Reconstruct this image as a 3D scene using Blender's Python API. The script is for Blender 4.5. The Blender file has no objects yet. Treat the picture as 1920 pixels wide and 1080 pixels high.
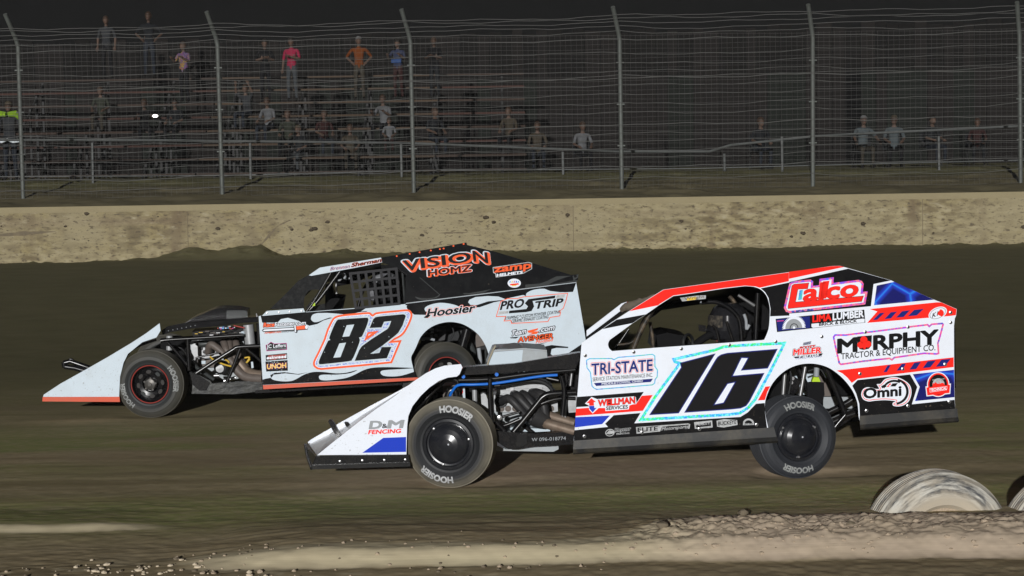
import bpy, bmesh, math, random
import numpy as np
from mathutils import Vector, Matrix
from mathutils.geometry import tessellate_polygon
random.seed(7)
S = bpy.context.scene
COL = S.collection
R = math.radians

# ------------------------------------------------------------------ camera
F = 3444.0                                   # focal length in pixels of the 1920 px photograph
CAMZ = 2.49
cam_d = bpy.data.cameras.new('camera'); cam_d.sensor_width = 36; cam_d.lens = 36 * F / 1920
cam_d.clip_start = .1; cam_d.clip_end = 600
cam = bpy.data.objects.new('camera', cam_d); COL.objects.link(cam)
CM = Matrix.Translation((0, 0, CAMZ)) @ Matrix.Rotation(R(90 - 4.1), 4, 'X') @ Matrix.Rotation(R(-0.9), 4, 'Z')
cam.matrix_world = CM
S.camera = cam
CR = CM.to_3x3(); CP = CM.translation.copy()
# ------------------------------------------------------------------ night sky and the one low light behind the camera
SUN_EL, SUN_AZ = 10.5, 9.0                    # degrees; it shines along +Y and slightly to +X
w = bpy.data.worlds.new('World'); S.world = w; w.use_nodes = True
nt = w.node_tree; bg = nt.nodes['Background']
sky = nt.nodes.new('ShaderNodeTexSky'); sky.sky_type = 'NISHITA'; sky.sun_disc = False
sky.sun_elevation = R(SUN_EL); sky.sun_rotation = R(180 + SUN_AZ)
hs = nt.nodes.new('ShaderNodeHueSaturation'); hs.inputs['Saturation'].default_value = .12
nt.links.new(sky.outputs[0], hs.inputs['Color']); nt.links.new(hs.outputs[0], bg.inputs['Color'])
bg.inputs['Strength'].default_value = .0013
sl = bpy.data.lights.new('track_light', 'SUN'); sl.energy = 3.65; sl.angle = R(.6); sl.color = (1, .99, .975)
so = bpy.data.objects.new('track_light', sl); COL.objects.link(so)
so.rotation_euler = Vector((math.sin(R(SUN_AZ)) * math.cos(R(SUN_EL)), math.cos(R(SUN_AZ)) * math.cos(R(SUN_EL)), -math.sin(R(SUN_EL)))).to_track_quat('-Z', 'Y').to_euler()
so.location = (-1, -8, 6)
S.view_settings.view_transform = 'Standard'; S.view_settings.look = 'None'
S.view_settings.exposure = 0; S.view_settings.gamma = 1

# ------------------------------------------------------------------ helpers
def ray(px, py):
    return CR @ Vector(((px - 960) / F, (540 - py) / F, -1))
def at_y(px, py, Y):                         # the point of the world plane y = Y seen at a pixel of the photograph
    d = ray(px, py); return CP + d * ((Y - CP.y) / d.y)
def on_ground(px, py, z=0):
    d = ray(px, py); return CP + d * ((z - CP.z) / d.z)
def lin(r, g, b):
    f = lambda c: c / 12.92 if c <= .04045 else ((c + .055) / 1.055) ** 2.4
    return (f(r / 255), f(g / 255), f(b / 255), 1)

MATS = {}
def mat(name, col, rough=.5, metal=0, spec=.3, coat=0, bump=0, bscale=40, dirt=None, dscale=6, damt=.5, emit=0, alpha=1, specks=0):
    m = bpy.data.materials.new(name); m.use_nodes = True
    n = m.node_tree; b = n.nodes['Principled BSDF']; L = n.links.new
    if len(col) == 3: col = (*col, 1)
    b.inputs['Base Color'].default_value = col
    b.inputs['Roughness'].default_value = rough; b.inputs['Metallic'].default_value = metal
    b.inputs['Specular IOR Level'].default_value = spec
    b.inputs['Alpha'].default_value = alpha
    if coat: b.inputs['Coat Weight'].default_value = coat; b.inputs['Coat Roughness'].default_value = .08
    tc = n.nodes.new('ShaderNodeTexCoord')
    if dirt:
        nz = n.nodes.new('ShaderNodeTexNoise'); nz.inputs['Scale'].default_value = dscale; nz.inputs['Detail'].default_value = 8; nz.inputs['Roughness'].default_value = .7
        cr = n.nodes.new('ShaderNodeValToRGB'); cr.color_ramp.elements[0].position = .45; cr.color_ramp.elements[1].position = .8
        cr.color_ramp.elements[1].color = (damt, damt, damt, 1)
        mx = n.nodes.new('ShaderNodeMix'); mx.data_type = 'RGBA'
        mx.inputs[6].default_value = col; mx.inputs[7].default_value = (*dirt[:3], 1)
        L(tc.outputs['Object'], nz.inputs['Vector']); L(nz.outputs[0], cr.inputs[0]); L(cr.outputs[0], mx.inputs[0]); L(mx.outputs[2], b.inputs['Base Color'])
        if specks:                                 # dried mud flecks, more of them low on the body
            sz = n.nodes.new('ShaderNodeTexNoise'); sz.inputs['Scale'].default_value = 55; sz.inputs['Detail'].default_value = 3
            sp = n.nodes.new('ShaderNodeSeparateXYZ'); mr = n.nodes.new('ShaderNodeMapRange'); mr.inputs[1].default_value = .15; mr.inputs[2].default_value = 1.0; mr.inputs[3].default_value = .635; mr.inputs[4].default_value = .73
            su = n.nodes.new('ShaderNodeMath'); su.operation = 'SUBTRACT'; mu = n.nodes.new('ShaderNodeMath'); mu.operation = 'MULTIPLY'; mu.inputs[1].default_value = 22; mu.use_clamp = True
            m3 = n.nodes.new('ShaderNodeMath'); m3.operation = 'MULTIPLY'; m3.inputs[1].default_value = specks
            x2 = n.nodes.new('ShaderNodeMix'); x2.data_type = 'RGBA'; x2.inputs[7].default_value = (.16, .13, .095, 1)
            L(tc.outputs['Object'], sz.inputs['Vector']); L(tc.outputs['Object'], sp.inputs[0]); L(sp.outputs[2], mr.inputs[0]); L(sz.outputs[0], su.inputs[0]); L(mr.outputs[0], su.inputs[1]); L(su.outputs[0], mu.inputs[0])
            L(mu.outputs[0], m3.inputs[0]); L(m3.outputs[0], x2.inputs[0]); L(mx.outputs[2], x2.inputs[6]); L(x2.outputs[2], b.inputs['Base Color'])
    if bump:
        bz = n.nodes.new('ShaderNodeTexNoise'); bz.inputs['Scale'].default_value = bscale; bz.inputs['Detail'].default_value = 6
        bp = n.nodes.new('ShaderNodeBump'); bp.inputs['Strength'].default_value = bump; bp.inputs['Distance'].default_value = .02
        L(tc.outputs['Object'], bz.inputs['Vector']); L(bz.outputs[0], bp.inputs['Height']); L(bp.outputs[0], b.inputs['Normal'])
    if emit:
        b.inputs['Emission Color'].default_value = col; b.inputs['Emission Strength'].default_value = emit
    MATS[name] = m
    return m

def glitter(name, cols, scale=75, base=None):
    m = bpy.data.materials.new(name); m.use_nodes = True
    n = m.node_tree; b = n.nodes['Principled BSDF']; L = n.links.new
    tc = n.nodes.new('ShaderNodeTexCoord')
    vo = n.nodes.new('ShaderNodeTexVoronoi'); vo.inputs['Scale'].default_value = scale
    nz = n.nodes.new('ShaderNodeTexNoise'); nz.inputs['Scale'].default_value = 3.2; nz.inputs['Detail'].default_value = 1
    sp = n.nodes.new('ShaderNodeSeparateColor')
    ma = n.nodes.new('ShaderNodeMath'); ma.operation = 'MULTIPLY_ADD'; ma.inputs[1].default_value = .45
    m2 = n.nodes.new('ShaderNodeMath'); m2.operation = 'MULTIPLY_ADD'; m2.inputs[1].default_value = 1.1; m2.inputs[2].default_value = -.3
    cr = n.nodes.new('ShaderNodeValToRGB')
    el = cr.color_ramp.elements
    while len(el) > 1: el.remove(el[-1])
    for i, c in enumerate(cols):
        e = el[0] if i == 0 else el.new(i / (len(cols) - 1))
        e.position = i / (len(cols) - 1); e.color = lin(*c)
    L(tc.outputs['Object'], vo.inputs['Vector']); L(tc.outputs['Object'], nz.inputs['Vector'])
    L(vo.outputs['Color'], sp.inputs[0]); L(nz.outputs[0], m2.inputs[0]); L(sp.outputs[0], ma.inputs[0]); L(m2.outputs[0], ma.inputs[2])
    L(ma.outputs[0], cr.inputs[0]); L(cr.outputs[0], b.inputs['Base Color'])
    b.inputs['Roughness'].default_value = .35; b.inputs['Specular IOR Level'].default_value = .3
    MATS[name] = m
    return m

# paints and metals
mat('white_vinyl', (.78, .825, .91), .18, spec=.25, dirt=(.5, .46, .38), dscale=5, damt=.2, specks=.4)
mat('white_decal', (.78, .82, .90), .2, spec=.25)
mat('white_dusty', (.58, .665, .735), .22, spec=.25, dirt=(.34, .33, .28), dscale=6, damt=.22, specks=.45)
mat('white_dull', (.52, .60, .66), .25, spec=.25)
mat('red_vinyl', (.92, .025, .016), .2, spec=.2)
mat('orange_vinyl', (.88, .115, .028), .25, spec=.2)
mat('orange_dusty', (.62, .10, .05), .3, spec=.2, dirt=(.3, .15, .1), dscale=9, damt=.5)
mat('navy_vinyl', (.012, .02, .17), .2, spec=.3)
mat('blue_vinyl', (.015, .05, .52), .2, spec=.3)
mat('black_vinyl', (.008, .008, .009), .16, spec=.2, dirt=(.02, .019, .018), dscale=14, damt=.5, specks=.5)
mat('black_decal', (.008, .008, .009), .2, spec=.25)
mat('black_dusty', (.009, .0095, .0105), .14, spec=.15, dirt=(.026, .027, .027), dscale=9, damt=.6, specks=.5)
mat('grey_flame', (.04, .044, .044), .25, spec=.2)
mat('skirt_plastic', (.018, .018, .018), .42, spec=.3, dirt=(.10, .085, .058), dscale=4, damt=.8)
mat('black_paint', (.006, .006, .007), .22, spec=.3, dirt=(.03, .026, .022), dscale=16, damt=.6)
mat('black_tube', (.006, .006, .007), .24, spec=.4, dirt=(.03, .026, .02), dscale=12, damt=.5)
mat('muddy_tube', (.02, .017, .014), .5, spec=.3, dirt=(.22, .16, .10), dscale=14, damt=1)
mat('interior_black', (.004, .004, .0045), .6, spec=.08)
mat('aluminium', (.36, .37, .38), .42, metal=.25, spec=.4, dirt=(.17, .165, .16), dscale=14, damt=.7, bump=.06, bscale=24)
mat('grey_paint', (.33, .36, .38), .35, spec=.4, dirt=(.2, .19, .16), dscale=8, damt=.5)
mat('steel', (.45, .45, .46), .3, metal=.8)
mat('header_black', (.022, .022, .024), .5, spec=.3, dirt=(.055, .05, .045), dscale=10, damt=.7)
mat('header_brown', (.12, .10, .088), .5, spec=.3, dirt=(.07, .05, .04), dscale=10, damt=.7)
mat('pipe_rusty', (.20, .155, .12), .5, metal=.3, dirt=(.10, .06, .04), dscale=14, damt=.8)
mat('blue_hose', (.012, .15, .62), .35)
mat('yellow_cable', (.55, .36, .03), .4)
mat('lime_plastic', (.42, .62, .02), .4)
mat('rubber_plain', (.02, .021, .022), .6, spec=.25)
mat('cloth_black', (.007, .007, .008), .8, spec=.1)
mat('acrylic', (.013, .014, .015), .14, spec=.3, dirt=(.07, .07, .068), dscale=26, damt=.45)
mat('carbon', (.013, .013, .015), .10, spec=.4, dirt=(.035, .035, .037), dscale=40, damt=.6)
mat('tarp', (.13, .11, .085), .8, spec=.1, dirt=(.08, .07, .06), dscale=20, damt=.8)
mat('silver_text', (.50, .52, .55), .4)
mat('grey_text', (.28, .30, .32), .5)
mat('letter_white', (.46, .47, .48), .6, dirt=(.12, .12, .115), dscale=26, damt=.9)
mat('letter_dusty', (.27, .28, .275), .6, dirt=(.06, .06, .06), dscale=26, damt=.95)
mat('mesh_grey', (.38, .38, .38), .5)
mat('yellow_decal', (.75, .5, .03), .35)
mat('pink_decal', (.5, .03, .25), .35)
mat('skyblue_decal', (.10, .35, .65), .35)
mat('green_decal', (.1, .45, .2), .35)
glitter('glitter_cyan', [(30, 120, 230), (60, 200, 250), (20, 150, 240), (120, 240, 250), (30, 220, 200), (40, 235, 90), (120, 255, 120), (20, 200, 60)])
glitter('glitter_edge', [(30, 120, 220), (20, 90, 190), (80, 180, 235), (60, 200, 180), (40, 110, 200)], 80)
glitter('glitter_pink', [(40, 220, 180), (60, 100, 240), (170, 60, 220), (240, 80, 150), (240, 130, 140), (70, 80, 210), (30, 60, 130), (30, 50, 110)], 65)
glitter('glitter_silver', [(190, 205, 220), (120, 150, 220), (215, 222, 228), (80, 110, 210), (200, 210, 220), (215, 222, 228)], 80)

def holo(name):                              # blue prism foil: straight shimmer bands that belong to the foil
    m = bpy.data.materials.new(name); m.use_nodes = True
    n = m.node_tree; b = n.nodes['Principled BSDF']; L = n.links.new
    tc = n.nodes.new('ShaderNodeTexCoord'); vo = n.nodes.new('ShaderNodeTexVoronoi'); vo.feature = 'DISTANCE_TO_EDGE'; vo.inputs['Scale'].default_value = 3.6
    cr = n.nodes.new('ShaderNodeValToRGB'); el = cr.color_ramp.elements
    el[0].position = 0; el[0].color = lin(40, 130, 235); el[1].position = .12; el[1].color = lin(20, 24, 100)
    e = el.new(.035); e.color = lin(35, 60, 190)
    L(tc.outputs['Object'], vo.inputs['Vector']); L(vo.outputs['Distance'], cr.inputs[0]); L(cr.outputs[0], b.inputs['Base Color'])
    b.inputs['Roughness'].default_value = .2
    MATS[name] = m
holo('navy_foil')

def tyre_mat(name, dust, rubber=(.017, .018, .020), r0=.255, r1=.335):
    m = bpy.data.materials.new(name); m.use_nodes = True
    n = m.node_tree; b = n.nodes['Principled BSDF']; L = n.links.new
    tc = n.nodes.new('ShaderNodeTexCoord'); sx = n.nodes.new('ShaderNodeSeparateXYZ'); cx = n.nodes.new('ShaderNodeCombineXYZ')
    ln = n.nodes.new('ShaderNodeVectorMath'); ln.operation = 'LENGTH'
    L(tc.outputs['Object'], sx.inputs[0]); L(sx.outputs[0], cx.inputs[0]); L(sx.outputs[2], cx.inputs[2]); L(cx.outputs[0], ln.inputs[0])
    mr = n.nodes.new('ShaderNodeMapRange'); mr.inputs[1].default_value = r0; mr.inputs[2].default_value = r1
    L(ln.outputs['Value'], mr.inputs[0])
    nz = n.nodes.new('ShaderNodeTexNoise'); nz.inputs['Scale'].default_value = 7; nz.inputs['Detail'].default_value = 7
    L(tc.outputs['Object'], nz.inputs['Vector'])
    mu = n.nodes.new('ShaderNodeMath'); mu.operation = 'MULTIPLY'; L(mr.outputs[0], mu.inputs[0])
    ad = n.nodes.new('ShaderNodeMath'); ad.operation = 'ADD'; ad.inputs[1].default_value = .35; L(nz.outputs[0], ad.inputs[0]); L(ad.outputs[0], mu.inputs[1])
    mx = n.nodes.new('ShaderNodeMix'); mx.data_type = 'RGBA'; mx.inputs[6].default_value = (*rubber, 1); mx.inputs[7].default_value = (*dust, 1)
    L(mu.outputs[0], mx.inputs[0]); L(mx.outputs[2], b.inputs['Base Color'])
    b.inputs['Roughness'].default_value = .55; b.inputs['Specular IOR Level'].default_value = .3
    MATS[name] = m
tyre_mat('tyre_dusty', (.22, .20, .155), r0=.262, r1=.33)
tyre_mat('tyre_clean', (.045, .048, .055), r0=.2, r1=.33, rubber=(.022, .024, .029))
tyre_mat('tyre_brown', (.085, .08, .065), r0=.22, r1=.33, rubber=(.022, .024, .025))

class MB:
    """collects polygons of one mesh; coordinates are the parent's local ones"""
    def __init__(s): s.v = []; s.f = []; s.m = []; s.names = []
    def mi(s, name):
        if name not in s.names: s.names.append(name)
        return s.names.index(name)
    def add(s, vs, fs, m):
        o = len(s.v); k = s.mi(m)
        s.v += [tuple(p) for p in vs]
        for f in fs: s.f.append([i + o for i in f]); s.m.append(k)
    def build(s, name, parent=None, smooth=None, loc=None, rot=None):
        me = bpy.data.meshes.new(name)
        me.from_pydata(s.v, [], s.f)
        for n in s.names: me.materials.append(MATS[n])
        me.polygons.foreach_set('material_index', s.m)
        bm = bmesh.new(); bm.from_mesh(me); bmesh.ops.recalc_face_normals(bm, faces=bm.faces); bm.to_mesh(me); bm.free()
        if smooth:
            me.shade_smooth(); me.set_sharp_from_angle(angle=R(smooth))
        me.update()
        o = bpy.data.objects.new(name, me); COL.objects.link(o)
        if parent: o.parent = parent
        if loc is not None: o.location = loc
        if rot is not None: o.rotation_euler = rot
        return o
    # --- shapes
    def box(s, c, d, m, M=None):
        x, y, z = d[0] / 2, d[1] / 2, d[2] / 2
        vs = [Vector((a * x, b * y, e * z)) for a in (-1, 1) for b in (-1, 1) for e in (-1, 1)]
        vs = [(M @ v if M else v) + Vector(c) for v in vs]
        s.add(vs, [(0, 1, 3, 2), (4, 6, 7, 5), (0, 4, 5, 1), (2, 3, 7, 6), (0, 2, 6, 4), (1, 5, 7, 3)], m)
    def tube(s, pts, r, m, n=8, cap=True):
        pts = [Vector(p) for p in pts]; rs = r if isinstance(r, (list, tuple)) else [r] * len(pts)
        vs = []; up = None
        for i, p in enumerate(pts):
            t = (pts[min(i + 1, len(pts) - 1)] - pts[max(i - 1, 0)])
            t = t.normalized() if t.length > 1e-9 else Vector((0, 0, 1))
            if up is None:
                a = Vector((0, 0, 1)) if abs(t.z) < .9 else Vector((1, 0, 0)); up = (a - t * a.dot(t)).normalized()
            else:
                up = (up - t * up.dot(t)).normalized()
            sd = t.cross(up)
            for k in range(n):
                a = 2 * math.pi * k / n; vs.append(p + (up * math.cos(a) + sd * math.sin(a)) * rs[i])
        fs = [(i * n + k, i * n + (k + 1) % n, (i + 1) * n + (k + 1) % n, (i + 1) * n + k) for i in range(len(pts) - 1) for k in range(n)]
        if cap: fs += [tuple(range(n))[::-1], tuple(range((len(pts) - 1) * n, len(pts) * n))]
        s.add(vs, fs, m)
    def lathe(s, prof, m, n=64, axis='Y', c=(0, 0, 0), mats=None):
        """profile of (radius, height along the axis)"""
        vs = []
        for (r, h) in prof:
            for k in range(n):
                a = 2 * math.pi * k / n; x, z = r * math.cos(a), r * math.sin(a)
                p = (x, h, z) if axis == 'Y' else ((x, z, h) if axis == 'Z' else (h, x, z))
                vs.append(Vector(p) + Vector(c))
        for i in range(len(prof) - 1):
            fs = [(i * n + k, i * n + (k + 1) % n, (i + 1) * n + (k + 1) % n, (i + 1) * n + k) for k in range(n)]
            s.add(vs[i * n:(i + 2) * n], [tuple(j - i * n for j in f) for f in fs], mats[i] if mats else m)
    def poly(s, pts, m):
        pts = [Vector(p) for p in pts]
        s.add(pts, [tuple(t) for t in tessellate_polygon([pts])], m)

def weld(o, d=1e-5):
    bm = bmesh.new(); bm.from_mesh(o.data); bmesh.ops.remove_doubles(bm, verts=bm.verts, dist=d)
    bmesh.ops.recalc_face_normals(bm, faces=bm.faces); bm.to_mesh(o.data); bm.free()

def cr(pts, n=6, closed=True):
    """a smooth curve through points"""
    out = []; N = len(pts)
    rng = range(N if closed else N - 1)
    for i in rng:
        P = [pts[(i + k) % N] if closed else pts[min(max(i + k, 0), N - 1)] for k in (-1, 0, 1, 2)]
        for j in range(n):
            t = j / n
            out.append(tuple(.5 * (2 * P[1][c] + (P[2][c] - P[0][c]) * t + (2 * P[0][c] - 5 * P[1][c] + 4 * P[2][c] - P[3][c]) * t * t + (3 * P[1][c] - P[0][c] - 3 * P[2][c] + P[3][c]) * t ** 3) for c in range(len(pts[0]))))
    if not closed: out.append(tuple(pts[-1]))
    return out
def offset(poly, d):
    """outline moved outward by d (inward when negative)"""
    P = [Vector(p) for p in poly]; N = len(P)
    A = sum(P[i].x * P[(i + 1) % N].y - P[(i + 1) % N].x * P[i].y for i in range(N))
    sg = 1 if A > 0 else -1; out = []
    for i in range(N):
        a = (P[i] - P[i - 1]); b = (P[(i + 1) % N] - P[i])
        if a.length < 1e-9 or b.length < 1e-9: continue
        a.normalize(); b.normalize()
        na = Vector((a.y, -a.x)) * sg; nb = Vector((b.y, -b.x)) * sg
        h = na + nb
        if h.length < 1e-6: h = na
        h.normalize(); k = max(h.dot(na), .45)
        out.append(tuple(P[i] + h * (d / k)))
    return out
def ell(cx, cy, rx, ry, tilt=0, n=28, a0=0, a1=360):
    out = []
    for k in range(n if a1 - a0 >= 360 else n + 1):
        a = R(a0 + (a1 - a0) * k / n); x, y = rx * math.cos(a), ry * math.sin(a); t = R(tilt)
        out.append((cx + x * math.cos(t) - y * math.sin(t), cy + x * math.sin(t) + y * math.cos(t)))
    return out

_txt = {}
from mathutils.geometry import delaunay_2d_cdt
def _raw(sx):
    k = ('raw', sx)
    if k not in _txt:
        c = bpy.data.curves.new('t', 'FONT'); c.body = sx; c.size = 1; c.resolution_u = 3
        o = bpy.data.objects.new('t', c); me = bpy.data.meshes.new_from_object(o)
        _txt[k] = ([tuple(v.co[:2]) for v in me.vertices], [tuple(p.vertices) for p in me.polygons])
        bpy.data.meshes.remove(me); bpy.data.objects.remove(o); bpy.data.curves.remove(c)
    return _txt[k]
def _unite(V, Fc):
    """one flat mesh from overlapping polygons"""
    G = []
    for f in Fc:
        a = sum(V[f[i - 1]][0] * V[f[i]][1] - V[f[i]][0] * V[f[i - 1]][1] for i in range(len(f)))
        if abs(a) > 1e-7: G.append(list(f) if a > 0 else list(f)[::-1])
    r = delaunay_2d_cdt([Vector(v) for v in V], [], G, 1, 1e-6)
    fs = [tuple(f) for f, o in zip(r[2], r[5]) if o]
    return [tuple(v) for v in r[0]], fs
def _char(ch, bold):
    k = ('ch', ch, round(bold, 4))
    if k not in _txt:
        vs, fs = _raw(ch)
        if bold and vs:
            cnt = {}
            for f in fs:
                for a, b in zip(f, f[1:] + f[:1]): cnt[(min(a, b), max(a, b))] = cnt.get((min(a, b), max(a, b)), 0) + 1
            V = list(vs); Fc = [list(f) for f in fs]; rim = set()
            for (a, b), n in cnt.items():
                if n != 1: continue
                rim |= {a, b}; A_, B_ = Vector(vs[a]), Vector(vs[b]); d = B_ - A_
                if d.length < 1e-6: continue
                d.normalize(); nn = Vector((-d.y, d.x)) * bold; o = len(V)
                V += [tuple(A_ + nn), tuple(B_ + nn), tuple(B_ - nn), tuple(A_ - nn)]; Fc.append([o, o + 1, o + 2, o + 3])
            for a in rim:
                o = len(V); V += [(vs[a][0] + bold * math.cos(t * math.pi / 4 + .39), vs[a][1] + bold * math.sin(t * math.pi / 4 + .39)) for t in range(8)]; Fc.append(list(range(o, o + 8)))
            vs, fs = _unite(V, Fc)
        _txt[k] = (vs, fs)
    return _txt[k]
def _adv(ch):
    return max(p[0] for p in _raw(ch + 'H')[0]) - max(p[0] for p in _raw('H')[0])
def glyphs(sx, bold):
    k = (sx, round(bold, 4))
    if k not in _txt:
        V = []; Fc = []; x = 0
        for ch in sx:
            if ch != ' ':
                vs, fs = _char(ch, bold); o = len(V); V += [(p[0] + x, p[1]) for p in vs]; Fc += [[i + o for i in f] for f in fs]
            x += _adv(ch)
        if bold >= .03 and len(sx) > 1: V, Fc = _unite(V, Fc)
        _txt[k] = (V, [tuple(f) for f in Fc])
    return _txt[k]
def dense(vs, fs, n=3):
    """the same flat mesh with its edges cut, so that it can lie on a curved surface"""
    bm = bmesh.new(); bv = [bm.verts.new((p[0], p[1], 0)) for p in vs]
    for f in fs:
        try: bm.faces.new([bv[i] for i in f])
        except ValueError: pass
    bmesh.ops.subdivide_edges(bm, edges=[e for e in bm.edges if e.calc_length() > .12], cuts=n, use_grid_fill=True)
    bmesh.ops.triangulate(bm, faces=bm.faces); bm.verts.index_update()
    r = ([tuple(v.co[:2]) for v in bm.verts], [tuple(v.index for v in f.verts) for f in bm.faces]); bm.free(); return r
_h = glyphs('H', 0)[0]; H0 = min(p[1] for p in _h); H1 = max(p[1] for p in _h)

class Car:
    """local axes: x to the tail, y away from the photographer (across the car), z up"""
    def __init__(s, name, label, contact, yaw, roll, w0):
        s.root = bpy.data.objects.new(name, None); COL.objects.link(s.root)
        s.root['label'] = label; s.root['category'] = 'race car'
        g = on_ground(*contact)
        s.M = Matrix.Translation(g) @ Matrix.Rotation(R(yaw), 4, 'Z'); s.root.matrix_world = s.M
        s.Mi = s.M.inverted(); s.cp = s.Mi @ CP
        s.n = Vector((0, math.cos(R(roll)), -math.sin(R(roll)))); s.p0 = Vector((0, w0, .5))
    def d(s, px, py): return s.Mi.to_3x3() @ ray(px, py)
    def V(s, px, py, w):                       # point of the upright plane w metres into the car
        d = s.d(px, py); return s.cp + d * ((w - s.cp.y) / d.y)
    def B(s, px, py, dd=0):                    # point of the body side plane
        d = s.d(px, py); return s.cp + d * ((dd - s.n.dot(s.cp - s.p0)) / s.n.dot(d))
    def slab(s, mb, pts, m, d=0, t=.006, holes=(), off=None, edge=None):
        """an outline on the side plane given thickness t into the car; off moves it across the car"""
        loops = [list(pts)] + [list(h) for h in holes]
        O = s.n * (off or 0)
        near = [[s.B(*p, d) + O for p in l] for l in loops]
        tri = tessellate_polygon([[Vector((p.x, p.z, 0)) for p in l] for l in near])
        flat = [p for l in near for p in l]; N = len(flat)
        vs = flat + [p + s.n * t for p in flat]
        mb.add(vs, [tuple(q) for q in tri], m)
        fs = [tuple(i + N for i in q)[::-1] for q in tri]; o = 0
        for l in near:
            k = len(l); fs += [(o + i, o + (i + 1) % k, N + o + (i + 1) % k, N + o + i) for i in range(k)]; o += k
        mb.add(vs, fs, edge or m)
    def dec(s, mb, pts, m, layer, holes=(), T=None):
        """a vinyl shape on the outside of the side plane"""
        if T: pts = [T(*p) for p in pts]; holes = [[T(*p) for p in h] for h in holes]
        dd = -.0011 * layer
        loops = [[s.B(*p, dd) for p in l] for l in [pts] + list(holes)]
        flat = [p for l in loops for p in l]
        mb.add(flat, [tuple(q) for q in tessellate_polygon([[Vector((p.x, p.z, 0)) for p in l] for l in loops])], m)
    def txt(s, mb, T, sx, p0, p1, h, m, layer, bold=0, shear=0, place=None, up=None):
        base, _ = glyphs(sx, 0); vs, fs = glyphs(sx, bold)
        x0 = min(p[0] for p in base); x1 = max(p[0] for p in base)
        out = []
        for (x, y) in vs:
            u = (x - x0) / (x1 - x0); v = (y - H0) / (H1 - H0)
            q = (p0[0] + (p1[0] - p0[0]) * u + shear * h * v + (up[0] * v if up else 0), p0[1] + (p1[1] - p0[1]) * u - h * v)
            q = T(*q)
            out.append(place(*q) if place else s.B(*q, -.0011 * layer))
        mb.add(out, fs, m)

def lerp(a, b, t): return a + (b - a) * t

# ================================================================== THE SETTING
def tag(o, label=None, cat=None, group=None, kind=None):
    if label: o['label'] = label
    if cat: o['category'] = cat
    if group: o['group'] = group
    if kind: o['kind'] = kind
    return o
def empty(name, loc=(0, 0, 0), rz=0):
    o = bpy.data.objects.new(name, None); COL.objects.link(o); o.location = loc; o.rotation_euler = (0, 0, rz); return o

def vnoise(x, y, seed=0):
    xi = np.floor(x).astype(np.int64); yi = np.floor(y).astype(np.int64); xf = x - xi; yf = y - yi
    def h(a, b):
        n = (a * 374761393 + b * 668265263 + seed * 974634527) & 0x7fffffff
        n = ((n ^ (n >> 13)) * 1274126177) & 0x7fffffff
        return ((n ^ (n >> 16)) & 0xffff) / 65535.0
    u = xf * xf * (3 - 2 * xf); v = yf * yf * (3 - 2 * yf)
    return (h(xi, yi) * (1 - u) + h(xi + 1, yi) * u) * (1 - v) + (h(xi, yi + 1) * (1 - u) + h(xi + 1, yi + 1) * u) * v
def fbm(x, y, o=4, seed=0):
    t = 0; a = .5
    for i in range(o): t = t + a * vnoise(x * 2 ** i, y * 2 ** i, seed + i); a *= .5
    return t / (1 - .5 ** o)
def sstep(a, b, x):
    t = np.clip((x - a) / (b - a), 0, 1); return t * t * (3 - 2 * t)

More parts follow.
